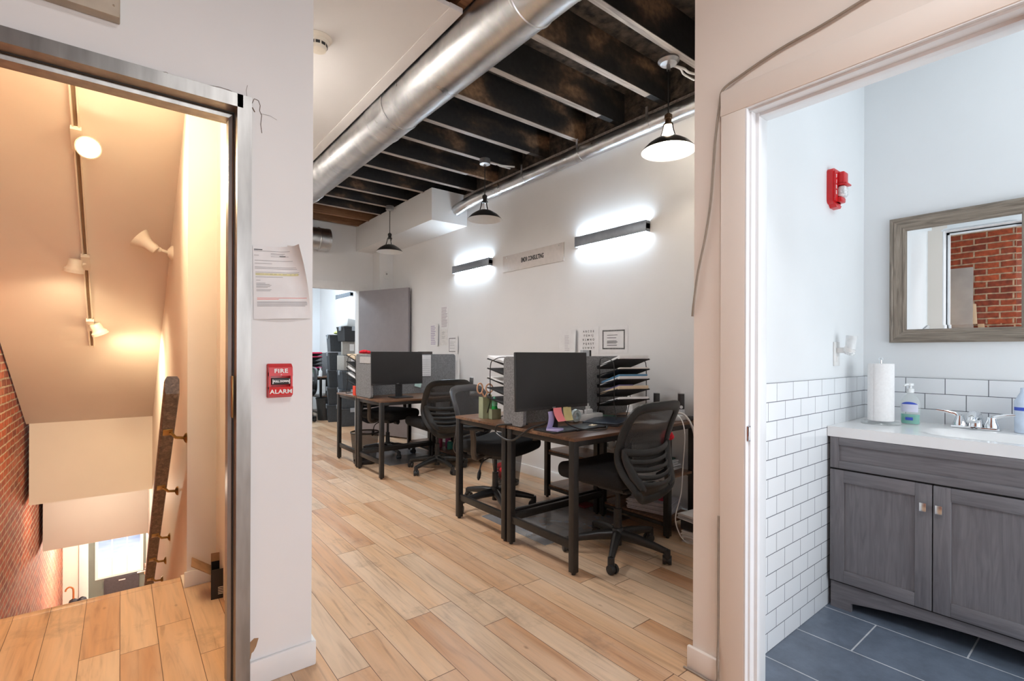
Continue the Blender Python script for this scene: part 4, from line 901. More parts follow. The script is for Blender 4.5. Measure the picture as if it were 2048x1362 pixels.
def cable(name, pts, r, m, label, k=6): b = B(); b.tube(smooth_path(pts, k), r, 8); return tag(obj(name, b, m), label, 'cable')
cable('power_cable', [(2.96, 2.03, 0.79), (3.02, 1.94, 0.80), (3.06, 1.885, 0.70), (3.075, 1.87, 0.55), (3.08, 1.875, 0.40)], 0.008, CORDWHITE, 'thick white cable falling over right edge of nearest desk')
cable('charger_cable', [(2.93, 2.04, 0.80), (2.93, 1.92, 0.80), (2.92, 1.86, 0.70), (2.90, 1.86, 0.45), (2.865, 1.85, 0.30), (2.79, 1.84, 0.16), (2.80, 1.815, 0.06), (2.84, 1.79, 0.006), (2.853, 1.765, 0.004)], 0.0035, CORDWHITE, 'thin white cable hanging from nearest desk down to floor')
cable('loop_cable', [(2.88, 2.08, 0.80), (2.86, 2.06, 0.84), (2.90, 2.03, 0.86), (2.95, 2.0, 0.82)], 0.004, CORDBLACK, 'black cable loop behind top of the nearest chair')
cable('monitor_cable', [(2.03, 2.17, 0.87), (2.0, 2.19, 0.80), (1.935, 2.26, 0.765), (1.905, 2.333, 0.709), (1.903, 2.40, 0.675), (1.903, 2.472, 0.668), (1.903, 2.573, 0.699), (1.905, 2.562, 0.745), (1.94, 2.46, 0.762), (2.04, 2.42, 0.758)], 0.006, CHARPL, 'dark cable looping over left edge of nearest desk')
cable('screen_cable', [(2.06, 2.16, 0.87), (2.08, 2.09, 0.79), (2.16, 2.01, 0.762), (2.30, 2.0, 0.758), (2.42, 2.10, 0.757), (2.45, 2.13, 0.76)], 0.0045, CORDBLACK, 'dark cable from front monitor to the closed laptop')
t = thing('hanging_plug', 'black plug hanging under the near desks', 'plug', (2.32, 2.66, 0.62), 0.3)
b = B(); b.cyl((0, 0, 0), (0, 0, 0.11), 0.004, seg=8); obj('cord', b, CORDBLACK, t); b = B(); b.lathe([(0.001, -0.03), (0.028, -0.028), (0.03, -0.015), (0.014, 0.005), (0.008, 0.03)], seg=16); obj('plug_body', b, BLACKPL, t)

# ---------------------------------------------------------------- waste baskets, mat, papers on floor and shelves
def basket(loc, r, h, label, inner=None):
    t = thing('waste_basket', label, 'waste basket', loc, 0, 'black mesh waste baskets')
    b = B(); b.lathe([(r * 0.78, 0.02), (r, h)], seg=40); obj('mesh_side', b, BINMESH, t)
    b = B(); b.lathe([(r + 0.003, h - 0.012), (r + 0.006, h), (r, h + 0.003), (r - 0.004, h), (r, h - 0.012)], seg=40); obj('rim', b, BLACKMETAL, t)
    b = B(); b.lathe([(0.001, 0.004), (r * 0.78, 0.004), (r * 0.8, 0.03), (r * 0.79, 0.032)], seg=40, capb=True); obj('bottom_pan', b, BLACKMETAL, t)
    return t
basket((2.10, 5.26, 0), 0.15, 0.34, 'mesh waste basket standing under the far desk')
basket((2.80, 3.62, 0), 0.145, 0.30, 'mesh waste basket with red wrapper behind the chair with armrests')
b = B()
for k in range(6): b.sphere((2.74 + 0.03 * math.cos(k * 2.1), 3.60 + 0.05 * math.sin(k * 1.3), 0.07 + 0.022 * k), 0.045, 1.2, 0.9, 0.7, 9, 7)
tag(obj('crumpled_wrapper', b, REDCLOTH), 'crumpled red wrapper inside mesh waste basket', 'wrapper')
b = B(); b.box(2.1, 2.95, 2.32, 3.02, 0.0, 0.003); tag(obj('chair_mat', b, MATPL), 'blue grey clear chair mat on the floor under near desks', 'mat')
b = B(); b.box(2.25, 2.95, 4.95, 5.75, 0.0, 0.003); tag(obj('chair_mat', b, MATPL), 'blue grey clear chair mat on floor under far desks', 'mat')
random.seed(3)
def stack(x, y, z, n, lb, w=0.22, d=0.29, rz=0.0, m=PAPER, th=0.008, nm='paper_stack'):
    b = B()
    for i in range(n):
        b2 = B(); bmesh.ops.delete(b2.bm, geom=b2.bm.verts[:])
        r = Matrix.Rotation(rz + random.uniform(-0.07, 0.07), 3, 'Z'); ox, oy = random.uniform(-0.01, 0.01), random.uniform(-0.01, 0.01)
        b2.bm.free(); b.box(x - w / 2 + ox, x + w / 2 + ox, y - d / 2 + oy, y + d / 2 + oy, z + i * th, z + (i + 1) * th - 0.0012, 0.0, r)
    return tag(obj(nm, b, m), lb, 'papers')
stack(2.98, 1.72, 0.0, 8, 'white paper stack on floor beside right wall end', 0.26, 0.24, 0.1, PAPER2, 0.009)
b = B(); b.box(2.86, 3.12, 1.60, 1.85, 0.075, 0.135, 0.006)
for i in range(8):
    for j in range(3): b.box(2.858, 2.862, 1.635 + i * 0.022, 1.642 + i * 0.022, 0.095 + j * 0.01, 0.099 + j * 0.01)
tag(obj('black_device_box', b, BLACKPL), 'black perforated box between paper stacks on the floor at right', 'box')
stack(2.99, 1.73, 0.135, 5, 'curled white papers lying on the black box by right wall end', 0.27, 0.25, -0.15, PAPER, 0.008)
b = B(); b.box(2.93, 3.05, 1.62, 1.72, 0.177, 0.196, 0.006); tag(obj('yellow_envelope', b, M('pale_yellow_paper', (0.72, 0.60, 0.28), 0.8)), 'pale yellow envelope on top of floor papers at right', 'envelope')
stack(2.98, 2.14, 0.111, 9, 'grey edged document stack on bottom shelf of nearest desk', 0.24, 0.30, 0.25, M('grey_violet_paper', (0.52, 0.50, 0.53), 0.8, var=0.1, scale=40), 0.009)
stack(2.98, 2.16, 0.401, 7, 'white paper stack on upper shelf of nearest desk', 0.23, 0.30, 0.05, PAPER, 0.009)
b = B(); b.box(2.88, 3.08, 2.03, 2.25, 0.466, 0.478, 0.002); tag(obj('dark_notebook', b, M('dark_green_cover', (0.03, 0.07, 0.055), 0.5)), 'dark green notebook on the upper desk shelf papers', 'notebook')
b = B(); b.lathe([(0.001, 0), (0.045, 0.0), (0.05, 0.012), (0.001, 0.014)], (2.98, 2.06, 0.193), 20); tag(obj('red_tape_roll', b, M('dark_red_roll', (0.45, 0.03, 0.08), 0.5)), 'dark red roll on bottom desk shelf papers', 'tape')
b = B(); b.box(2.84, 3.06, 2.68, 2.98, 0.0, 0.012, 0.002); tag(obj('dark_red_folder', b, M('dark_red_cover', (0.20, 0.015, 0.02), 0.6)), 'dark red folder on floor beneath the bottom desk shelf', 'folder')
for k, (x, y, m, h, lb) in enumerate(((2.90, 5.02, M('maroon_label', (0.30, 0.03, 0.08), 0.4), 0.16, 'maroon bottle on the far desk bottom shelf'), (2.97, 4.95, M('plum_label', (0.22, 0.02, 0.14), 0.4), 0.17, 'plum bottle with white cap on far desk shelf'), (2.94, 4.86, M('teal_label', (0.03, 0.22, 0.19), 0.4), 0.10, 'teal jar on far desk bottom shelf'))):
    t = thing('bottle', lb, 'bottle', (x, y, 0.111), 0, 'bottles on the far desk shelf')
    b = B(); b.lathe([(0.001, 0), (0.032, 0.002), (0.033, h * 0.75), (0.018, h * 0.9)], seg=18); obj('bottle_body', b, m, t); b = B(); b.lathe([(0.017, h * 0.9), (0.017, h), (0.001, h)], seg=14); obj('cap', b, WHITEPL, t)
t = thing('wall_outlet', 'white double socket low on the right wall behind desk shelf', 'socket', (XR, 2.72, 0.47), 0)
b = B(); b.box(-0.006, 0, -0.07, 0.07, -0.06, 0.06, 0.002); obj('plate', b, WHITEPL, t); b = B()
for y in (-0.035, 0.035):
    for z in (-0.025, 0.025): b.box(-0.008, -0.005, y - 0.012, y + 0.012, z - 0.014, z + 0.014, 0.001)
obj('receptacle', b, M('grey_socket', (0.35, 0.35, 0.35), 0.4), t)

# ---------------------------------------------------------------- papers and plates on the right wall
def sheet_x(y0, y1, z0, z1, label, x=XR, curl=0.0, m=PAPER, nm='wall_paper_sheet', group='papers taped on the right wall'):
    t = thing(nm, label, 'paper', (x, (y0 + y1) / 2, z0), 0, group)
    w, h = (y1 - y0), (z1 - z0)
    b = B(); b.grid(lambda u, v: (-0.002 - curl * max(0, 0.45 - u) ** 2 * (1.0 - 0.3 * v), -w / 2 + w * u + curl * 0.35 * max(0, 0.45 - u) ** 2, h * v), 10, 8, 0.0006, (-1, 0, 0)); obj('sheet', b, m, t)
    return t, w, h
def lines_x(t, w, h, rows, m=GREYINK, x=-0.0032, a=0.12, c=0.88, th=0.004, seed=1):
    random.seed(seed); b = B()
    for z in rows:
        e = a + (c - a) * random.uniform(0.7, 1.0); b.box(x - 0.0004, x, w / 2 - w * e, w / 2 - w * a, z * h, z * h + th)
    obj('print_lines', b, m, t)
t, w, h = sheet_x(2.55, 2.846, 1.213, 1.436, 'certificate with dark ornate border on the right wall above tray rack')
b = B(); bw = 0.012; ww, hh = w * 0.40, h * 0.36; zc0 = h * 0.5
for a, c, e, f in ((-ww, ww, zc0 + hh - bw, zc0 + hh), (-ww, ww, zc0 - hh, zc0 - hh + bw), (-ww, -ww + bw, zc0 - hh, zc0 + hh), (ww - bw, ww, zc0 - hh, zc0 + hh)): b.box(-0.0036, -0.003, a, c, e, f)
obj('printed_border', b, M('engraved_border_ink', (0.16, 0.16, 0.155), 0.8, var=0.4, scale=120), t)
lines_x(t, w, h, (0.28, 0.36, 0.40, 0.44, 0.56, 0.66), BLACKINK, -0.0036, 0.27, 0.73, 0.004, 4)
t, w, h = sheet_x(2.858, 3.095, 1.204, 1.437, 'white alphabet sheet on right wall left of the certificate')
for i, rowt in enumerate(('A B C D E', 'F G H I J', 'K L M N O', 'P Q R S T', 'U V W X Y')):
    text('letter_row', rowt, 0.024, BLACKINK, t, frame_m((-0.0034, 0, h * (0.84 - i * 0.155)), (0, -1, 0), (0, 0, 1)), 0.0003, 1.0, 0.0004, 1.25)
t, w, h = sheet_x(3.10, 3.345, 1.215, 1.422, 'white printed sheet with curling right edge on the wall above front monitor', curl=0.14)
lines_x(t, w, h, [0.1 + 0.07 * i for i in range(10)], M('violet_grey_print', (0.42, 0.38, 0.45), 0.8), -0.0032, 0.30, 0.55, 0.003, 2)
t, w, h = sheet_x(5.335, 5.53, 1.515, 1.805, 'tall list sheet, highest of the far papers on right wall'); lines_x(t, w, h, [0.06 + 0.055 * i for i in range(16)], M('mauve_print', (0.40, 0.33, 0.38), 0.8), -0.0032, 0.15, 0.9, 0.006, 5)
t, w, h = sheet_x(5.55, 5.80, 1.292, 1.58, 'sheet with purple highlighted rows and curled edge on right wall by the grey door', curl=0.10); lines_x(t, w, h, [0.08 + 0.08 * i for i in range(11)], M('purple_print', (0.34, 0.27, 0.45), 0.8), -0.0032, 0.1, 0.62, 0.008, 6)
t, w, h = sheet_x(5.35, 5.53, 1.30, 1.50, 'small faint sheet below the tall list sheet', m=M('off_white_paper', (0.76, 0.74, 0.72), 0.8)); lines_x(t, w, h, (0.45, 0.55, 0.7, 0.8), GREYINK, -0.0032, 0.2, 0.7, 0.006, 8)
t, w, h = sheet_x(5.085, 5.342, 1.197, 1.41, 'small bordered certificate on right wall above the far partition', curl=0.07)
b = B()
for a, c, e, f in ((-0.085, 0.10, 0.182, 0.19), (-0.085, 0.10, 0.02, 0.028), (-0.085, -0.077, 0.02, 0.19), (0.092, 0.10, 0.02, 0.19)): b.box(-0.004, -0.0032, a, c, e, f)
obj('printed_border', b, M('border_ink', (0.13, 0.13, 0.13), 0.8), t); lines_x(t, w, h, (0.3, 0.45, 0.55, 0.65), GREYINK, -0.0032, 0.2, 0.7, 0.004, 9)
t = thing('wall_sign', 'pale screwed sign plate reading EMDR CONSULTING between two wall lights', 'sign', (XR, 3.745, 2.15), 0)
b = B(); b.box(-0.008, 0, -0.462, 0.462, -0.09, 0.082, 0.001); obj('plate', b, SIGNW, t)
text('lettering', 'EMDR CONSULTING', 0.062, BLACKINK, t, frame_m((-0.0085, -0.015, 0.0), (0, -1, 0), (0, 0, 1)), 0.0004, 0.60, 0.0022)
b = B()
for y in (-0.4, 0.4): b.lathe([(0.001, 0.003), (0.006, 0.002), (0.006, 0)], (-0.008, y, 0.06), 10, Matrix.Rotation(-PI / 2, 4, 'Y'))
obj('screw', b, NICKEL, t)
t = thing('motion_sensor', 'small white motion sensor on corner wall above the grey door', 'sensor', (2.99, 7.06, 2.42), 0)
t.location = (3.09, 6.95, 2.35)
b = B(); b.box(-0.032, 0.032, -0.03, 0, -0.055, 0.055, 0.014); obj('housing', b, WHITEPL, t); b = B(); b.box(-0.012, 0.012, -0.033, -0.028, 0.005, 0.03, 0.004); obj('lens', b, M('grey_lens', (0.4, 0.4, 0.4), 0.3), t)
t = thing('smoke_detector', 'round white smoke detector on plaster ceiling beside the wall edge', 'smoke detector', (0.845, 2.80, 2.94), 0)
b = B(); b.lathe([(0.001, 0), (0.072, 0), (0.074, -0.006), (0.066, -0.016), (0.058, -0.02)], seg=36); obj('mounting_base', b, CREAMPL, t)
b = B(); b.lathe([(0.058, -0.02), (0.052, -0.03), (0.047, -0.034), (0.047, -0.052), (0.046, -0.056), (0.040, -0.068), (0.001, -0.07)], seg=36); obj('sensor_dome', b, CREAMPL, t)
b = B()
for k in range(10):
    a = 2 * PI * k / 10; m4 = Matrix.Rotation(a, 4, 'Z'); bb = [(-0.011, 0.0465), (0.011, 0.0465), (0.011, 0.0485), (-0.011, 0.0485)]
    b.prism([tuple((m4 @ Vector((p[1], p[0], 0)))[:2]) for p in bb], -0.051, -0.036)
obj('vent_slot', b, BLACKPL, t)

# ---------------------------------------------------------------- stair doorway wall: alarm, letter, exit sign
YA = 2.0
t = thing('fire_alarm_station', 'red fire alarm pull station on white wall beside steel doorway', 'fire alarm', (0.465, YA, 1.11), 0)
b = B(); b.box(-0.043, 0.043, -0.014, 0, -0.063, 0.063, 0.004)
b.prism([(-0.014, 0.062), (-0.030, 0.050), (-0.034, 0.018), (-0.014, 0.018)], -0.041, 0.041, 'x'); b.prism([(-0.014, -0.062), (-0.014, -0.022), (-0.036, -0.022), (-0.033, -0.052)], -0.041, 0.041, 'x')
b.box(-0.041, -0.034, -0.03, -0.01, -0.03, 0.03); b.box(0.034, 0.041, -0.03, -0.01, -0.03, 0.03)
obj('housing', b, RED, t)
b = B(); b.box(-0.033, 0.033, -0.036, -0.012, -0.014, 0.010, 0.004); obj('pull_bar', b, BLACKPL, t)
text('lettering', 'FIRE', 0.021, WHITEINK, t, frame_m((0, -0.0335, 0.036), (1, 0, 0), (0, 0.12, 1)), 0.0005, 1.15, 0.0006, 1.1)
text('lettering', 'PULL DOWN', 0.0095, WHITEINK, t, frame_m((0, -0.0366, -0.002), (1, 0, 0), (0, 0, 1)), 0.0003, 0.95, 0.0005)
text('lettering', 'ALARM', 0.021, WHITEINK, t, frame_m((0, -0.0355, -0.040), (1, 0, 0), (0, -0.1, 1)), 0.0005, 1.1, 0.0006, 1.05)
b = B()
for s in (-1, 1):
    b.box(s * 0.0285 - 0.0012, s * 0.0285 + 0.0012, -0.0368, -0.036, -0.008, 0.006); b.prism([(s * 0.0285 - 0.003, -0.007), (s * 0.0285 + 0.003, -0.007), (s * 0.0285, -0.012)], -0.0368, -0.036, 'y')
b.box(-0.0015, 0.0005, -0.0335, -0.033, 0.017, 0.024); b.box(0.0, 0.003, -0.0335, -0.033, 0.022, 0.024)
obj('arrow_mark', b, WHITEINK, t)
# curling letter
t = thing('posted_letter', 'white printed letter taped to wall above the fire alarm, right corner curling forward', 'letter', (0.375, YA, 1.335), 0)
def letter(u, v, off=0.0):
    k = max(0.0, u + 0.55 * v - 0.92)
    c = min(k, 0.62)
    x = 0.003 + 0.20 * u - 0.13 * c * c * 1.2 - 0.004 * v; y = -0.003 - 0.16 * c ** 1.6 - 0.012 * (1 - v) * math.sin(u * PI)
    return (x, y - off, 0.268 * v + 0.012 * u)
b = B(); b.grid(lambda u, v: letter(u, v), 24, 24, 0.0004, (0, -1, 0)); obj('sheet', b, PAPER, t, 70)
def lline(b, u0, u1, v, hgt=0.006, n=10):
    ps = [(Vector(letter(u0 + (u1 - u0) * i / n, v, 0.0014)), Vector(letter(u0 + (u1 - u0) * i / n, v + hgt, 0.0014))) for i in range(n + 1)]
    vs = [(b.bm.verts.new(p), b.bm.verts.new(q)) for p, q in ps]
    for i in range(n): b.bm.faces.new((vs[i][0], vs[i + 1][0], vs[i + 1][1], vs[i][1]))
b = B()
for v, a, c in ((0.93, 0.02, 0.66), (0.90, 0.30, 0.55), (0.885, 0.30, 0.52), (0.87, 0.02, 0.10), (0.86, 0.30, 0.62), (0.80, 0.03, 0.70), (0.76, 0.03, 0.32), (0.71, 0.03, 0.76), (0.69, 0.03, 0.78), (0.64, 0.04, 0.82), (0.615, 0.04, 0.82), (0.575, 0.04, 0.5), (0.53, 0.05, 0.12), (0.49, 0.05, 0.2), (0.475, 0.05, 0.27), (0.46, 0.05, 0.3), (0.445, 0.05, 0.28), (0.43, 0.05, 0.24), (0.40, 0.05, 0.3), (0.385, 0.05, 0.28), (0.235, 0.06, 0.93), (0.22, 0.06, 0.94), (0.205, 0.06, 0.94), (0.19, 0.06, 0.94), (0.175, 0.06, 0.90)): lline(b, a, c, v, 0.0055)
obj('print_lines', b, GREYINK, t, fix=False)
b = B(); lline(b, 0.02, 0.16, 0.945, 0.011); lline(b, 0.45, 0.56, 0.865, 0.009); obj('redaction_bar', b, BLACKINK, t, fix=False)
b = B(); lline(b, 0.04, 0.80, 0.60, 0.030); obj('highlight', b, M('yellow_highlighter', (0.72, 0.68, 0.36), 0.8), t, fix=False)
b = B(); lline(b, 0.06, 0.94, 0.285, 0.007); lline(b, 0.06, 0.42, 0.268, 0.007); obj('red_print', b, M('red_print_ink', (0.80, 0.30, 0.27), 0.8), t, fix=False)
b = B(); b.grid(lambda u, v: (0.118 + 0.035 * u, -0.004 - 0.006 * math.sin(u * PI), 0.262 + 0.022 * v), 6, 3, 0.0004, (0, -1, 0)); obj('tape_strip', b, M('clear_tape', (0.75, 0.70, 0.64), 0.3), t)
# exit sign box above the doorway
t = thing('exit_sign', 'beige exit sign box above steel doorway, red letter bottoms showing', 'exit sign', (-0.165, YA, 2.345), 0)
b = B(); b.box(-0.160, 0.160, -0.045, 0, -0.097, 0.10, 0.004); b.lathe([(0.001, 0.002), (0.003, 0.001), (0.003, 0)], (0.145, -0.045, -0.065), 10, Matrix.Rotation(PI / 2, 4, 'X')); obj('sign_box', b, EXITB, t)
text('lettering', 'EXIT', 0.165, EXITR, t, frame_m((-0.020, -0.0455, -0.016), (1, 0, 0), (0, 0, 1)), 0.0006, 0.72, 0.004, 1.02)
# cracked plaster and peeled paint beside the frame
b = B()
random.seed(5)
def crack(pts, w): 
    for (x0, z0), (x1, z1) in zip(pts, pts[1:]):
        dx, dz = x1 - x0, z1 - z0; l = math.hypot(dx, dz); nx, nz = -dz / l * w, dx / l * w
        vs = [b.bm.verts.new(p) for p in ((x0 - nx, YA - 0.0006, z0 - nz), (x1 - nx, YA - 0.0006, z1 - nz), (x1 + nx, YA - 0.0006, z1 + nz), (x0 + nx, YA - 0.0006, z0 + nz))]; b.bm.faces.new(vs)
crack([(0.372, 2.12), (0.378, 2.138), (0.392, 2.136), (0.398, 2.12), (0.396, 2.10), (0.403, 2.085), (0.400, 2.05), (0.404, 2.02)], 0.0011); crack([(0.372, 2.105), (0.38, 2.09)], 0.002)
crack([(0.40, 2.09), (0.43, 2.092), (0.455, 2.083)], 0.0005); crack([(0.355, 2.135), (0.352, 2.16), (0.356, 2.18)], 0.0006)
crack([(0.23, 2.1345), (0.275, 2.1365), (0.315, 2.1345)], 0.003); crack([(0.235, 2.139), (0.27, 2.144), (0.30, 2.143), (0.318, 2.136)], 0.0009); crack([(0.09, 2.135), (0.115, 2.142), (0.13, 2.136)], 0.0008)
tag(obj('plaster_crack', b, M('crack_shadow_brown', (0.13, 0.085, 0.06), 0.9), fix=False), None, None, None, 'structure')
b = B(); b.bm.faces.new([b.bm.verts.new((x, YA - 0.0006, z)) for x, z in ((0.368, 0.160), (0.384, 0.172), (0.399, 0.168), (0.391, 0.14), (0.383, 0.125), (0.376, 0.12), (0.372, 0.10), (0.368, 0.10))])
tag(obj('peeled_patch', b, KRAFT), None, None, None, 'structure')
# cable tacked round the bathroom casing
cable('wall_cable', [(1.727, 0.06, 2.285), (1.727, 0.30, 2.30), (1.727, 0.50, 2.27), (1.727, 0.62, 2.25), (1.727, 0.75, 2.235), (1.727, 0.88, 2.205), (1.722, 0.945, 2.178), (1.727, 0.960, 2.13), (1.727, 0.975, 2.02), (1.728, 0.985, 1.90), (1.728, 0.995, 1.78), (1.728, 1.015, 1.66), (1.728, 1.045, 1.53), (1.728, 1.062, 1.42), (1.734, 1.072, 1.36)], 0.0045, CORDGREY, 'taupe cable tacked above and left of the bathroom door casing')
cable('wall_cable', [(1.724, 0.957, 0.62), (1.722, 0.956, 0.40), (1.722, 0.956, 0.20), (1.714, 0.954, 0.09), (1.711, 0.953, 0.025), (1.711, 0.975, 0.005), (1.711, 1.03, 0.005), (1.711, 1.09, 0.006)], 0.004, CORDGREY, 'taupe cable running down to floor along left edge of bathroom casing')

# ---------------------------------------------------------------- stairwell things
SN = Vector((0, -sl, -1)).normalized(); SU = Vector((0, 1, -sl)).normalized()
TX = -0.188
def on_slope(x, y, off=0.0): return Vector((x, y, zc(y))) + SN * off
def bar(b, x, y0, y1, w, h, off=0.0):
    rings = []
    for y in (y0, y1):
        p = on_slope(x, y, off); rings.append(b.ring([p + Vector((sx * w / 2, 0, 0)) + SN * hh for sx, hh in ((-1, 0), (1, 0), (1, h), (-1, h))]))
    b.skin(rings)
t = thing('track_light', 'cream track bar with three lamp heads on sloping stair ceiling', 'track light')
b = B(); bar(b, TX - 0.013, 2.7, 5.37, 0.007, 0.018); bar(b, TX + 0.013, 2.7, 5.37, 0.007, 0.018); bar(b, TX, 2.7, 5.37, 0.03, 0.006)
obj('track_bar', b, CREAMPL, t)
b = B(); bar(b, TX, 2.72, 5.36, 0.014, 0.002, 0.0065); obj('track_slot', b, M('dark_tan_slot', (0.25, 0.16, 0.09), 0.5), t)
HEADS = []
for y, off, aim, lit in ((3.50, Vector((0.045, 0, 0)), Vector((0.14, -0.93, -0.34)), True), (4.40, Vector((-0.055, 0, 0)), Vector((-0.12, 0.25, -0.96)), False), (5.07, Vector((0.05, 0, 0)), Vector((0.42, 0.2, -0.88)), False)):
    base = on_slope(TX, y, 0.012); aim = aim.normalized(); piv = base + off + SN * 0.06
    mm = aim.to_track_quat('Z', 'Y').to_matrix().to_4x4(); mm.translation = piv
    b = B(); bar(b, TX, y - 0.06, y + 0.06, 0.045, 0.028, 0.008)
    b.tube([base + SN * 0.02, piv - aim * 0.01], 0.008, 8); b2 = B()
    b.lathe([(0.001, -0.055), (0.032, -0.055), (0.036, -0.05), (0.038, -0.01), (0.042, 0.0), (0.054, 0.012), (0.056, 0.032), (0.050, 0.034), (0.047, 0.018), (0.001, 0.016)], (0, 0, 0), 28, mm)
    hd = obj('lamp_head', b, CREAMPL, t)
    b = B(); b.lathe([(0.046, 0.019), (0.046, 0.021), (0.001, 0.023)], (0, 0, 0), 24, mm); obj('lamp_face', b, TRACKGLOW if lit else TRACKGLOW2, hd)
    HEADS.append((piv + aim * 0.05, aim))
t = thing('wall_floodlight', 'white bell shaped flood lamp on the stair side wall', 'flood lamp')
b = B(); b.lathe([(0.001, 0), (0.05, 0), (0.045, 0.012), (0.02, 0.03)], (XS, 4.0, 1.87), 24, Matrix.Rotation(-PI / 2, 4, 'Y')); b.tube([(XS - 0.02, 4.0, 1.87), (XS - 0.07, 3.99, 1.882), (XS - 0.10, 3.985, 1.885)], 0.011, 10); b.sphere((XS - 0.075, 3.99, 1.882), 0.018)
obj('wall_mount', b, CREAMPL, t)
faim = Vector((-0.75, 0.12, 0.62)).normalized(); mm = faim.to_track_quat('Z', 'Y').to_matrix().to_4x4(); mm.translation = Vector((XS - 0.12, 3.98, 1.895))
b = B(); b.lathe([(0.001, -0.04), (0.028, -0.038), (0.034, -0.02), (0.036, 0.02), (0.05, 0.05), (0.066, 0.075), (0.070, 0.082), (0.066, 0.082), (0.045, 0.05), (0.03, 0.03), (0.001, 0.03)], (0, 0, 0), 28, mm); obj('lamp_head', b, CREAMPL, t)
# handrail with brass brackets
t = thing('handrail', 'dark worn timber handrail on brass brackets down the stair side wall', 'handrail')
hz = lambda y: 1.05 - 0.772 * (y - 2.77)
b = B(); HX = 0.185
rings = []
for y in (2.755, 2.775, 5.9, 7.2):
    k = 0.9 if y == 2.755 else 1.0
    rings.append(b.ring([(HX + sx * k, y, hz(y) + sz * k) for sx, sz in ((-0.026, -0.045), (0.026, -0.045), (0.03, -0.03), (0.03, 0.03), (0.022, 0.045), (-0.022, 0.045), (-0.03, 0.03), (-0.03, -0.03))]))
b.skin(rings); obj('rail', b, RAILW, t)
for y in (3.02, 3.52, 4.10, 4.47, 4.82, 5.6):
    b = B(); z = hz(y) - 0.045
    b.lathe([(0.001, 0), (0.028, 0), (0.024, 0.008), (0.012, 0.014)], (XS, y + 0.05, z - 0.045), 16, Matrix.Rotation(-PI / 2, 4, 'Y'))
    b.tube([(XS - 0.008, y + 0.05, z - 0.045), (XS - 0.05, y + 0.03, z - 0.035), (HX + 0.01, y, z)], 0.0075, 8); b.box(HX - 0.02, HX + 0.02, y - 0.03, y + 0.03, z - 0.004, z + 0.002, 0.001, Matrix.Rotation(-0.65, 3, 'X'))
    obj('bracket', b, BRASS, t)
# open tool carton on the landing
t = thing('tool_carton', 'open black printed carton with tools on the landing beside steel frame', 'carton', (0.455, 2.86, 0), -0.12)
b = B(); w, dpt, h = 0.10, 0.06, 0.145
b.box(-w, w, -dpt, -dpt + 0.003, 0, h); b.box(-w, w, dpt - 0.003, dpt, 0, h); b.box(-w, -w + 0.003, -dpt, dpt, 0, h); b.box(w - 0.003, w, -dpt, dpt, 0, h); b.box(-w, w, -dpt, dpt, 0, 0.003); obj('carton', b, M('black_carton', (0.018, 0.016, 0.016), 0.5), t)
b = B(); b.box(-0.002, 0.002, -dpt, dpt, 0, 0.10); b.bm.transform(Matrix.Translation((-w, 0, h - 0.02)) @ Matrix.Rotation(-0.95, 4, 'Y')); b.box(-w, w, -0.002, 0.002, 0, 0.07); 
obj('side_flap', b, KRAFT, t)
b = B(); b.box(-w, w, dpt, dpt + 0.003, h, h + 0.04, rot=Matrix.Rotation(-0.2, 3, 'X')); obj('back_flap', b, KRAFT, t)
text('lettering', 'TOOLS\nFasteners', 0.02, WHITEINK, t, frame_m((0.0, -dpt - 0.0006, 0.085), (1, 0, 0), (0, 0, 1)), 0.0002, 0.9)
b = B()
for i in range(5): b.box(-0.07, 0.03 + 0.01 * (i % 3), -dpt - 0.0008, -dpt, 0.022 + i * 0.008, 0.025 + i * 0.008)
obj('print_lines', b, WHITEINK, t)
b = B()
for k, (x, r) in enumerate(((-0.065, 0.35), (-0.04, 0.2), (-0.01, -0.15))):
    m4 = Matrix.Translation((0.455 + x, 2.86, 0.03)) @ Matrix.Rotation(r, 4, 'Y')
    b = B(); b.tube([(-0.012, 0, 0.0), (-0.016, 0, 0.12), (-0.006, 0, 0.165)], 0.008, 8); b.tube([(0.012, 0, 0.0), (0.016, 0, 0.12), (0.006, 0, 0.165)], 0.008, 8); b.bm.transform(m4)
    tag(obj('pliers', b, M(('teal_grip', 'navy_grip', 'black_grip')[k], ((0.05, 0.14, 0.18), (0.02, 0.05, 0.12), (0.02, 0.02, 0.02))[k], 0.5)), ('teal gripped pliers leaning left inside the black carton', 'navy gripped pliers in middle of the black carton', 'black gripped pliers at right of the black carton')[k], 'pliers')
# umbrella by the brick wall downstairs, dark bag hung on street door
t = thing('umbrella', 'black umbrella with hooked cherry wood handle by the entry brick wall', 'umbrella', (-0.63, 10.25, -3.38), 0)
b = B(); b.tube(smooth_path([(0.06, 0, 0.70), (0.06, 0, 0.86), (0.05, 0, 0.91), (0.015, 0, 0.935), (-0.02, 0, 0.915), (-0.032, 0, 0.88)], 5), 0.012, 10); obj('handle', b, HOOKW, t)
b = B(); b.lathe([(0.001, 0.0), (0.01, 0.02), (0.05, 0.35), (0.075, 0.62), (0.05, 0.72), (0.015, 0.745)], (0.06, 0, 0), 16); obj('canopy', b, NAVY, t)
t = thing('umbrella', 'blue and black umbrella beside the hooked umbrella downstairs', 'umbrella', (-0.50, 10.3, -3.38), 0)
b = B(); b.lathe([(0.001, 0.0), (0.01, 0.02), (0.06, 0.35), (0.085, 0.6), (0.05, 0.70), (0.02, 0.72)], (0.03, 0, 0), 16); obj('canopy', b, NAVY, t)
b = B(); b.lathe([(0.001, 0.0), (0.03, 0.35), (0.045, 0.6), (0.02, 0.7)], (-0.045, -0.03, 0), 12); obj('folded_panel', b, BLUECL, t)
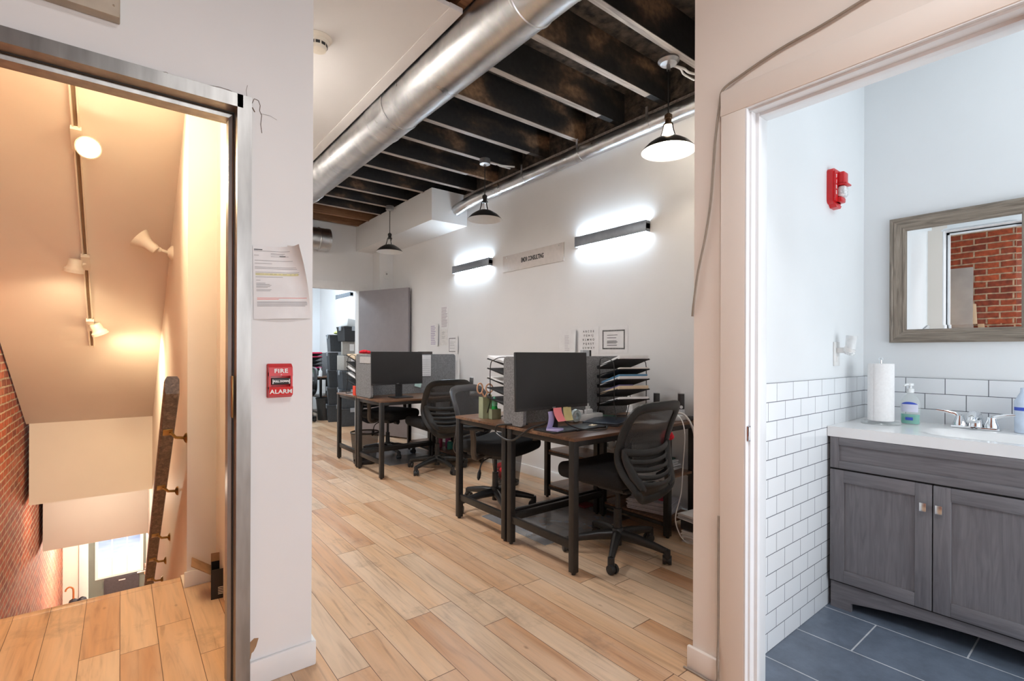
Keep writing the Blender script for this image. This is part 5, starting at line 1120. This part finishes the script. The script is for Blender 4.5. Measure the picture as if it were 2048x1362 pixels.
b = B(); b.box(-0.72, -0.42, 10.1, 10.45, -3.62, -3.36, 0.01); tag(obj('umbrella_stand', b, M('dark_stand', (0.05, 0.04, 0.035), 0.6)), 'dark umbrella stand in the entry corner', 'stand')
t = thing('mail_bag', 'dark slate bag hung on street door below its window', 'bag', (0.02, 10.78, -3.1), 0)
b = B(); b.prism(rounded(-0.235, 0.235, -0.25, 0.47, 0.02), -0.03, 0.0, 'y'); obj('bag_body', b, BAGGREY, t)
b = B(); b.box(-0.04, 0.05, -0.032, -0.029, 0.405, 0.42); obj('maker_mark', b, WHITEINK, t)
# things reflected in the bathroom mirror, standing against the brick wall
b = B(); b.box(-0.02, 0.02, 0, 0.40, 0, 2.14, 0.002); b.bm.transform(Matrix.Translation((XL + 0.14, 1.10, 0)) @ Matrix.Rotation(-0.05, 4, 'Y')); tag(obj('leaning_board', b, GREYBOARD), 'tall grey board leaning on the brick wall, seen in bathroom mirror', 'board')
b = B(); b.box(-0.01, 0.01, 0, 0.05, 0, 1.75, 0.002); b.bm.transform(Matrix.Translation((XL + 0.10, 0.99, 0)) @ Matrix.Rotation(-0.04, 4, 'Y') @ Matrix.Rotation(-0.05, 4, 'X')); tag(obj('timber_strip', b, BUFF), 'thin timber strip leaning beside the grey board, seen in mirror', 'timber strip')

# ---------------------------------------------------------------- bathroom
V0, V1, VF, VH = 0.925, -0.30, 2.70, 0.82
t = thing('bathroom_vanity', 'grey stained wood vanity cabinet with two shaker doors', 'vanity', (0, 0, 0))
b = B(); b.box(VF + 0.004, 3.21, V1, V1 + 0.018, 0.0, VH); b.box(VF + 0.004, 3.21, V0 - 0.018, V0, 0.0, VH); b.box(3.19, 3.205, V1, V0, 0.1, VH); b.box(VF + 0.02, 3.2, V1, V0, 0.11, 0.125)
obj('carcass', b, VAN, t)
b = B()
poly = [(V0, 0.0), (V0, 0.128), (V1, 0.128), (V1, 0.0), (V1 + 0.085, 0.0), (V1 + 0.085, 0.04)]
yc = (V0 + V1) / 2; hw = (V0 - V1) / 2 - 0.085
for i in range(1, 16): y = -hw + 2 * hw * i / 16; poly.append((yc + y, 0.04 + 0.045 * (1 - (y / hw) ** 2)))
poly += [(V0 - 0.085, 0.04), (V0 - 0.085, 0.0)]
b.prism(poly, VF, VF + 0.02, 'x'); obj('arched_toe_board', b, VANH, t)
def shaker(y0, y1, z0, z1, name, rail=0.057, hm=VANH, pm=VAN):
    b = B(); xf = VF - 0.019
    b.box(xf + 0.010, VF - 0.002, y0 + rail - 0.005, y1 - rail + 0.005, z0 + rail - 0.005, z1 - rail + 0.005); o = obj(name, b, pm, t)
    for ya in (y0, y1 - rail): b = B(); b.box(xf, VF, ya, ya + rail, z0, z1, 0.0015); obj('stile', b, VAN, o)
    for za in (z1 - rail, z0): b = B(); b.box(xf, VF, y0 + rail, y1 - rail, za, za + rail, 0.0015); obj('rail', b, hm, o)
    return o
ys = 0.539
dl = shaker(ys + 0.002, V0 - 0.002, 0.134, 0.664, 'door'); drr = shaker(ys - 0.385, ys - 0.002, 0.134, 0.664, 'door')
dx = shaker(V1 + 0.002, ys - 0.389, 0.134, 0.664, 'door'); fr = shaker(V1 + 0.002, V0 - 0.002, 0.672, VH - 0.002, 'false_drawer_front', 0.036, VANH, VANH)
b = B(); b.box(VF - 0.006, VF + 0.004, V1, V0, 0.125, VH); obj('reveal', b, DARKIN, t)
for o, y in ((dl, 0.567), (drr, 0.515)):
    b = B(); b.box(VF - 0.043, VF - 0.038, y - 0.0115, y + 0.0115, 0.552, 0.588, 0.001); b.cyl((VF - 0.04, y, 0.57), (VF - 0.018, y, 0.57), 0.006, seg=10); obj('knob', b, NICKEL, o)
# worktop with moulded basin
t = thing('vanity_top', 'white moulded basin top resting on the grey vanity', 'washbasin', (0, 0, 0))
TZ = 0.868; X0, X1, Y0, Y1 = 2.682, 3.208, -0.31, 0.935
b = B()
def basin(u, v):
    x, y = X0 + (X1 - X0) * u, Y0 + (Y1 - Y0) * v
    ex = abs(x - 2.90) / 0.155; ey = abs(y - 0.31) / 0.30
    d = (ex ** 4 + ey ** 4) ** 0.25
    k = 0 if d >= 1 else 1 - d
    s = min(1, k / 0.35); s = s * s * (3 - 2 * s)
    return (x, y, TZ - 0.055 * s)
b.grid(basin, 40, 70, 0.048, (0, 0, -1))
obj('basin_top', b, PORC, t)
t = thing('basin_faucet', 'chrome two handle faucet at back of the white basin', 'faucet', (3.135, 0.475, TZ), 0)
b = B(); b.box(-0.028, 0.028, -0.085, 0.085, 0, 0.012, 0.006)
b.tube(smooth_path([(0.01, 0, 0.005), (0.008, 0, 0.04), (-0.01, 0, 0.062), (-0.05, 0, 0.066), (-0.095, 0, 0.052), (-0.105, 0, 0.042)], 5), [0.03 - 0.014 * i / 25 for i in range(26)], 14, flat=1.0); obj('spout', b, CHROME, t)
for s in (1, -1):
    b = B(); b.lathe([(0.001, 0), (0.026, 0.002), (0.026, 0.014), (0.018, 0.035), (0.016, 0.05), (0.001, 0.056)], (0, s * 0.055, 0.008), 20)
    b.tube([(0, s * 0.055, 0.05), (-0.004, s * 0.075, 0.064), (-0.008, s * 0.11, 0.074), (-0.012, s * 0.14, 0.077)], [0.011, 0.010, 0.008, 0.005], 10, flat=0.5); obj('handle', b, CHROME, t)
b = B(); b.prism([(0, 0), (0.012, 0.008), (0.024, 0), (0.018, 0), (0.012, 0.004), (0.006, 0)], -0.0292, -0.0285, 'x'); b.bm.transform(Matrix.Translation((0, -0.012, 0.004))); obj('maker_mark', b, BLACKINK, t)
t = thing('paper_towel_holder', 'upright paper towel roll holder in corner of the vanity top', 'paper towel', (2.975, 0.80, TZ), 0)
b = B(); b.lathe([(0.001, 0), (0.080, 0.0), (0.083, 0.005), (0.08, 0.012), (0.001, 0.013)], seg=32); obj('base', b, CLEARPL, t)
b = B(); b.cyl((0, 0, 0.01), (0, 0, 0.318), 0.005, seg=10); b.tube([(0.0, 0.008 * math.cos(a), 0.322 + 0.008 * math.sin(a)) for a in [2 * PI * k / 12 for k in range(12)]], 0.002, 6, loop=True); obj('rod', b, CHROME, t)
b = B(); b.lathe([(0.021, 0.018), (0.054, 0.018), (0.0545, 0.022), (0.0545, 0.297), (0.053, 0.300), (0.021, 0.30), (0.021, 0.018)], seg=40); b.grid(lambda u, v: (0.055 * math.cos(2.4 + u * 0.5), 0.0555 * math.sin(2.4 + u * 0.5) + 0.003 * u, 0.019 + 0.28 * v), 6, 2, 0.001, (-1, 0, 0)); obj('paper_roll', b, TOWEL, t)
t = thing('soap_bottle', 'clear pump soap bottle with teal soap and blue label', 'soap bottle', (3.075, 0.705, TZ), 0.0)
fl = Matrix.Diagonal((0.55, 1, 1, 1))
b = B(); b.lathe([(0.001, 0), (0.036, 0.001), (0.039, 0.008), (0.0395, 0.05), (0.041, 0.085), (0.038, 0.115), (0.026, 0.14), (0.013, 0.15), (0.012, 0.158)], seg=28, mat=fl); obj('bottle', b, CLEARPL, t)
b = B(); b.lathe([(0.001, 0.003), (0.0345, 0.004), (0.0365, 0.01), (0.0365, 0.05), (0.001, 0.051)], seg=28, mat=fl); obj('liquid_soap', b, TEAL, t)
b = B(); b.grid(lambda u, v: (-0.55 * 0.0412 * math.cos((u - 0.5) * 1.9), 0.0412 * math.sin((u - 0.5) * 1.9), 0.062 + 0.038 * v), 10, 2); obj('label', b, SOAPLBL, t)
b = B(); b.grid(lambda u, v: (-0.55 * 0.0408 * math.cos((u - 0.5) * 1.9) - 0.0006, 0.0408 * math.sin((u - 0.5) * 1.9), 0.100 + 0.012 * v * (1 - (2 * u - 1) ** 2)), 10, 2); b.grid(lambda u, v: (-0.55 * 0.0382 * math.cos((u - 0.5) * 0.8) - 0.003, 0.0382 * math.sin((u - 0.5) * 0.8), 0.022 + 0.014 * v), 6, 2); obj('label_print', b, SOAPBLUE, t)
b = B(); b.lathe([(0.012, 0.156), (0.015, 0.158), (0.015, 0.175), (0.006, 0.178), (0.006, 0.19), (0.013, 0.192), (0.013, 0.202), (0.001, 0.204)], seg=18); b.tube([(0, 0, 0.197), (-0.02, 0.012, 0.197), (-0.034, 0.018, 0.19)], 0.005, 8); obj('pump', b, M('milky_pump', (0.82, 0.85, 0.86), 0.3), t)
t = thing('spray_bottle', 'white and blue bottle at right end of the vanity top', 'bottle', (3.14, 0.318, TZ), 0)
b = B(); b.lathe([(0.001, 0), (0.03, 0.001), (0.031, 0.14), (0.012, 0.18), (0.011, 0.2)], seg=20); obj('bottle', b, M('pale_blue_bottle', (0.62, 0.72, 0.86), 0.25), t); b = B(); b.lathe([(0.0312, 0.10), (0.0312, 0.115)], seg=20); obj('label_print', b, SOAPBLUE, t)
# mirror
t = thing('wall_mirror', 'wide mirror in weathered grey wood frame above the vanity', 'mirror', (3.217, 0, 0))
MY0, MY1, MZ0, MZ1 = 0.265, 0.822, 1.275, 1.925
def fr_piece(p, horizontal):
    # profile (offset from outer edge, height from wall)
    prof = [(0.0, 0.0), (0.0, 0.026), (0.010, 0.030), (0.016, 0.026), (0.020, 0.028), (0.052, 0.018), (0.056, 0.021), (0.064, 0.019), (0.068, 0.010), (0.068, 0.0)]
    b = B()
    if horizontal:
        z, s = p; rings = [b.ring([(-h, MY0 + o, z + s * o) for o, h in prof]), b.ring([(-h, MY1 - o, z + s * o) for o, h in prof])]
    else:
        y, s = p; rings = [b.ring([(-h, y + s * o, MZ0 + o) for o, h in prof]), b.ring([(-h, y + s * o, MZ1 - o) for o, h in prof])]
    b.skin(rings); return b
for p, hz_ in (((MZ0, 1), True), ((MZ1, -1), True), ((MY0, 1), False), ((MY1, -1), False)): obj('frame', fr_piece(p, hz_), MFRAME if hz_ else MFRAMEV, t, 25)
g0, g1, h0, h1 = MY0 + 0.066, MY1 - 0.066, MZ0 + 0.066, MZ1 - 0.066; bw = 0.02
b = B(); o_ = [(-0.006, g0, h0), (-0.006, g1, h0), (-0.006, g1, h1), (-0.006, g0, h1)]; i_ = [(-0.0085, g0 + bw, h0 + bw), (-0.0085, g1 - bw, h0 + bw), (-0.0085, g1 - bw, h1 - bw), (-0.0085, g0 + bw, h1 - bw)]
O = [b.bm.verts.new(p) for p in o_]; I = [b.bm.verts.new(p) for p in i_]
for k in range(4): b.bm.faces.new((O[k], O[(k + 1) % 4], I[(k + 1) % 4], I[k]))
b.bm.faces.new(I)
gl = obj('mirror_glass', b, MIRROR, t, 1)
for e in gl.data.polygons: e.use_smooth = False
# fire strobe and night light
t = thing('fire_strobe', 'red fire alarm strobe on bathroom side wall', 'fire strobe', (2.745, 0.945, 2.03), 0)
b = B(); b.prism(rounded(-0.055, 0.055, -0.085, 0.085, 0.02), -0.026, 0.0, 'y'); b.prism(rounded(-0.048, 0.048, -0.075, 0.075, 0.015), -0.034, -0.02, 'y')
b.box(-0.012, 0.046, -0.060, -0.02, 0.012, 0.07, 0.006); b.box(-0.018, 0.05, -0.072, -0.02, 0.004, 0.012, 0.002); b.prism([(-0.03, -0.085), (0.05, -0.085), (0.035, -0.10), (-0.015, -0.10)], -0.03, 0.0, 'y'); b.box(-0.014, 0.046, -0.05, -0.02, -0.075, -0.05, 0.006)
obj('housing', b, RED, t)
b = B(); b.box(-0.012, 0.044, -0.064, -0.03, -0.052, 0.003, 0.012); obj('strobe_lens', b, CLEARSTROBE, t)
for k, c in enumerate('FIRE'): text('lettering', c, 0.024, WHITEINK, t, frame_m((-0.031, -0.0345, 0.045 - k * 0.026), (1, 0, 0), (0, 0, 1)), 0.0004, 1.1, 0.0007)
t = thing('night_light', 'white plug in night light and outlet on bathroom side wall', 'night light', (2.815, 0.945, 1.215), 0)
b = B(); b.box(-0.036, 0.036, -0.006, 0, -0.06, 0.06, 0.002); b.box(-0.012, 0.012, -0.009, -0.004, -0.04, -0.012, 0.002); obj('outlet_plate', b, WHITEPL, t)
b = B(); b.box(-0.013, 0.013, -0.05, -0.005, 0.005, 0.032, 0.006); b.lathe([(0.022, -0.012), (0.026, 0), (0.024, 0.012), (0.001, 0.014)], (0, -0.058, 0.018), 20, Matrix.Rotation(0.5, 4, 'X')); obj('light_body', b, WHITEPL, t)
b = B(); b.lathe([(0.021, 0.0), (0.023, 0.05), (0.0235, 0.066), (0.020, 0.066)], (0.0, -0.062, 0.024), 24, Matrix.Rotation(0.12, 4, 'X')); obj('shade', b, M('milky_shade', (0.85, 0.87, 0.88), 0.4, alpha=0.75), t)
b = B(); b.lathe([(0.001, -0.016), (0.02, -0.012), (0.0235, 0.0), (0.02, 0.004), (0.001, 0.004)], (0, -0.062, 0.008), 20, Matrix.Rotation(0.25, 4, 'X')); obj('clear_lens', b, CLEARSTROBE, t)

# ---------------------------------------------------------------- next room
def tote(x, y, z, rz, label, m=TOTE, w=0.38, d=0.30, h=0.30):
    t = thing('storage_tote', label, 'storage box', (x, y, z), rz, 'dark storage boxes in the next room')
    b = B(); r0 = b.ring([(sx * w * 0.45, sy * d * 0.45, 0) for sx, sy in ((-1, -1), (1, -1), (1, 1), (-1, 1))]); r1 = b.ring([(sx * w * 0.5, sy * d * 0.5, h - 0.03) for sx, sy in ((-1, -1), (1, -1), (1, 1), (-1, 1))]); b.skin([r0, r1]); obj('tub', b, m, t)
    b = B(); b.box(-w * 0.52, w * 0.52, -d * 0.52, d * 0.52, h - 0.03, h - 0.004, 0.006); obj('lid', b, m, t)
    for s in (-1, 1):
        b = B(); b.box(s * w * 0.52 - 0.006, s * w * 0.52 + 0.006, -0.04, 0.04, h - 0.07, h, 0.003); obj('latch', b, LATCH, t)
    b = B(); b.box(-0.045, 0.045, -d * 0.52 - 0.006, -d * 0.52 + 0.004, h - 0.07, h, 0.003); obj('latch', b, LATCH, t)
    return t
lbs = ('lowest dark tote of the tall stack beside next room desk', 'second dark tote from floor in tall stack', 'third dark tote up in tall stack beside next room desk', 'fourth dark tote up in the tall stack, sheet label on it', 'topmost dark tote of tall stack below the lime bag')
for k in range(5): tote(3.0, 8.72 - 0.01 * k, 0.302 * k, -0.25 + 0.03 * k, lbs[k])
lb2 = ('lowest dark tote of the front stack by the doorway', 'second dark tote of front stack by the doorway', 'third dark tote of front stack by the doorway edge')
for k in range(3): tote(2.99, 8.08, 0.302 * k, -0.15 + 0.05 * k, lb2[k])
for x, y, z, w, h, rz, lb in ((2.98, 8.12, 0.91, 0.32, 0.24, 0.1, 'kraft grey carton resting on the front tote stack'), (3.02, 8.16, 1.16, 0.30, 0.22, -0.25, 'small tilted grey carton above the kraft carton in next room')):
    b = B(); b.box(-w / 2, w / 2, -0.13, 0.13, 0, h, 0.003); b.bm.transform(Matrix.Translation((x, y, z)) @ Matrix.Rotation(rz, 4, 'Z')); o = tag(obj('carton', b, M('grey_carton', (0.36, 0.34, 0.31), 0.8)), lb, 'box')
    b = B(); b.box(-0.04, 0.03, -0.1315, -0.13, h * 0.3, h * 0.8); b.bm.transform(Matrix.Translation((x, y, z)) @ Matrix.Rotation(rz, 4, 'Z')); obj('box_label', b, PAPER, o)
tote(2.98, 8.10, 1.385, 0.1, 'dark open tote near top of front pile in next room', M('black_tote_plastic', (0.02, 0.02, 0.021), 0.6), 0.34, 0.28, 0.24)
b = B()
for k in range(8): b.sphere((2.93 + 0.022 * k, 8.62 + 0.02 * math.sin(k * 2.0), 1.535 + 0.016 * math.sin(k * 1.1)), 0.04, 1.3, 0.9, 0.6, 10, 8)
tag(obj('plastic_bag', b, LIME), 'lime green plastic bag on top of the tall tote stack', 'bag')
b = B(); b.box(-0.10, 0.10, -0.09, 0.09, 0, 0.13, 0.01); b.bm.transform(Matrix.Translation((3.02, 8.28, 1.63)) @ Matrix.Rotation(0.3, 4, 'Z') @ Matrix.Rotation(0.12, 4, 'Y')); o = tag(obj('printed_bag', b, WHITEPL), 'white packet with dark swirl print topping the pile in next room', 'packet')
b = B(); b.sphere((3.02, 8.45, 1.58), 0.07, 1.3, 0.8, 0.55, 12, 8); tag(obj('brown_pouch', b, M('brown_grey_pouch', (0.20, 0.15, 0.13), 0.5, var=0.3)), 'brown grey pouch beside lime bag on the next room pile', 'pouch')
tray_rack('red letter tray rack on the next room desk, left edge of doorway', (2.77, 9.62, DT), 0.15,
    [(4, M('crimson_folder', (0.55, 0.01, 0.06), 0.6), 0.025, 'crimson folders on top of the next room tray rack', 'file_folder'), (3, M('crimson_folder_two', (0.50, 0.01, 0.06), 0.6), 0.014, 'crimson folders on second tier of next room tray rack', 'file_folder'), (0, M('magenta_folder', (0.42, 0.01, 0.10), 0.6), 0.02, 'magenta folders on lowest tier of next room tray rack', 'file_folder')], wd=0.34, dp=0.33, ht=0.42)
b = B(); b.prism(rounded(2.90, 3.17, 0.75, 1.19, 0.03), 9.78, 9.80, 'y'); tag(obj('desk_partition', b, FELT), 'grey felt screen behind the next room desk', 'partition')
t = thing('spray_bottle', 'white pump bottle on the next room desk edge', 'bottle', (2.88, 9.33, DT), 0)
b = B(); b.lathe([(0.001, 0), (0.03, 0.001), (0.03, 0.1), (0.012, 0.13), (0.012, 0.15)], seg=18); obj('bottle', b, WHITEPL, t); b = B(); b.box(-0.02, 0.012, -0.008, 0.008, 0.15, 0.17, 0.003); obj('pump', b, WHITEPL, t)
stack(2.72, 9.36, DT, 3, 'scattered white papers on next room desk', 0.3, 0.22, 0.3, PAPER, 0.006, 'loose_papers')
b = B()
for k in range(5): b.tube([(2.84, 9.52, DT + 0.005), (2.84 + 0.05 * math.cos(k * 1.3), 9.52 + 0.04 * math.sin(k * 1.3), DT + 0.12)], 0.008, 6)
tag(obj('desk_plant', b, GREENPL), 'small green sprig behind the pump bottle in next room', 'plant')
t = thing('waste_basket', 'black solid waste bin under the next room desk', 'waste basket', (2.86, 9.0, 0), 0)
b = B(); b.lathe([(0.001, 0.0), (0.12, 0.0), (0.155, 0.38), (0.150, 0.38), (0.117, 0.01), (0.001, 0.008)], seg=32); obj('bin_body', b, BLACKPL, t); b = B(); b.lathe([(0.153, 0.372), (0.162, 0.376), (0.162, 0.392), (0.15, 0.39)], seg=32); obj('rim', b, BLACKPL, t)

# ---------------------------------------------------------------- light
def lamp(name, kind, loc, energy, col, size=0.1, rot=None, size_y=None, spot=None, blend=0.5, spread=None):
    l = bpy.data.lights.new(name, kind); l.energy = energy; l.color = col
    if kind == 'AREA':
        l.size = size
        if size_y: l.shape = 'RECTANGLE'; l.size_y = size_y
        if spread: l.spread = R(spread)
    else: l.shadow_soft_size = size
    if kind == 'SPOT': l.spot_size = spot; l.spot_blend = blend
    o = bpy.data.objects.new(name, l); C.objects.link(o); o.location = loc
    if rot is not None: o.rotation_euler = rot
    return o
def aimq(o, d): o.rotation_mode = 'QUATERNION'; o.rotation_quaternion = Vector(d).to_track_quat('-Z', 'Y')
WARM, COOL, NEUT, TUNG = (1.0, 0.86, 0.72), (0.78, 0.90, 1.0), (0.97, 0.98, 1.0), (1.0, 0.79, 0.50)
lamp('rear_fill_light', 'AREA', (0.55, -3.15, 1.6), 66, (0.93, 0.97, 1.0), 1.8, (PI / 2, 0, 0), 1.9)  # added fill from behind the camera, set in the added window
lamp('hall_fill_light', 'AREA', (0.6, 0.0, 3.0), 22, NEUT, 0.6, (0, 0, 0), None, None, 0.5, 170)  # added overhead fill for the hall, no fixture there
lamp('office_fill_light', 'AREA', (0.85, 3.3, 2.92), 29, NEUT, 0.5, (0, 0, 0), None, None, 0.5, 160)  # unseen fill added for the office, out of camera view
lamp('office_fill_light', 'AREA', (0.85, 5.4, 2.92), 27, NEUT, 0.5, (0, 0, 0), None, None, 0.5, 160)  # second added office fill, also without a fixture
lamp('bathroom_ceiling_lamp', 'AREA', (2.5, -0.1, 2.9), 4.5, (0.94, 0.98, 1.0), 0.8, (0, 0, 0))
lamp('bathroom_fill_light', 'AREA', (2.45, -1.22, 0.85), 23, (0.93, 0.97, 1.0), 1.1, (PI / 2, 0, 0), 1.5)  # added fill to even out the lower tiles, no window there
lamp('next_room_lamp', 'AREA', (1.9, 8.8, 2.9), 56, COOL, 0.9, (0, 0, 0))
for (p, a), e in zip(HEADS, (55, 60, 60)): o = lamp('track_head_beam', 'SPOT', p, e, TUNG, 0.04, None, None, 2.6, 0.9); aimq(o, a)
lamp('stair_top_lamp', 'AREA', (-0.2, 2.6, 2.75), 22, TUNG, 0.3, (0, 0, 0))
lamp('stair_drop_fill', 'POINT', (-0.22, 6.95, -0.40), 12, (1.0, 0.88, 0.72), 0.04)  # hidden fill added to brighten the lower drop face
lamp('vestibule_lamp', 'POINT', (-0.1, 9.3, -1.35), 110, (1.0, 0.86, 0.72), 0.1)

w = bpy.data.worlds.new('sky'); bpy.context.scene.world = w; w.use_nodes = True
nt = w.node_tree; bg = nt.nodes['Background']
sk = nt.nodes.new('ShaderNodeTexSky'); sk.sky_type = 'NISHITA'; sk.sun_elevation = R(50); sk.sun_disc = False; sk.dust_density = 6.0; sk.air_density = 0.6; sk.ozone_density = 0.3
nt.links.new(sk.outputs[0], bg.inputs[0]); bg.inputs[1].default_value = 0.8
vs = bpy.context.scene.view_settings; vs.view_transform = 'Standard'; vs.look = 'None'; vs.exposure = 0.12; vs.gamma = 1.0; vs.use_curve_mapping = False
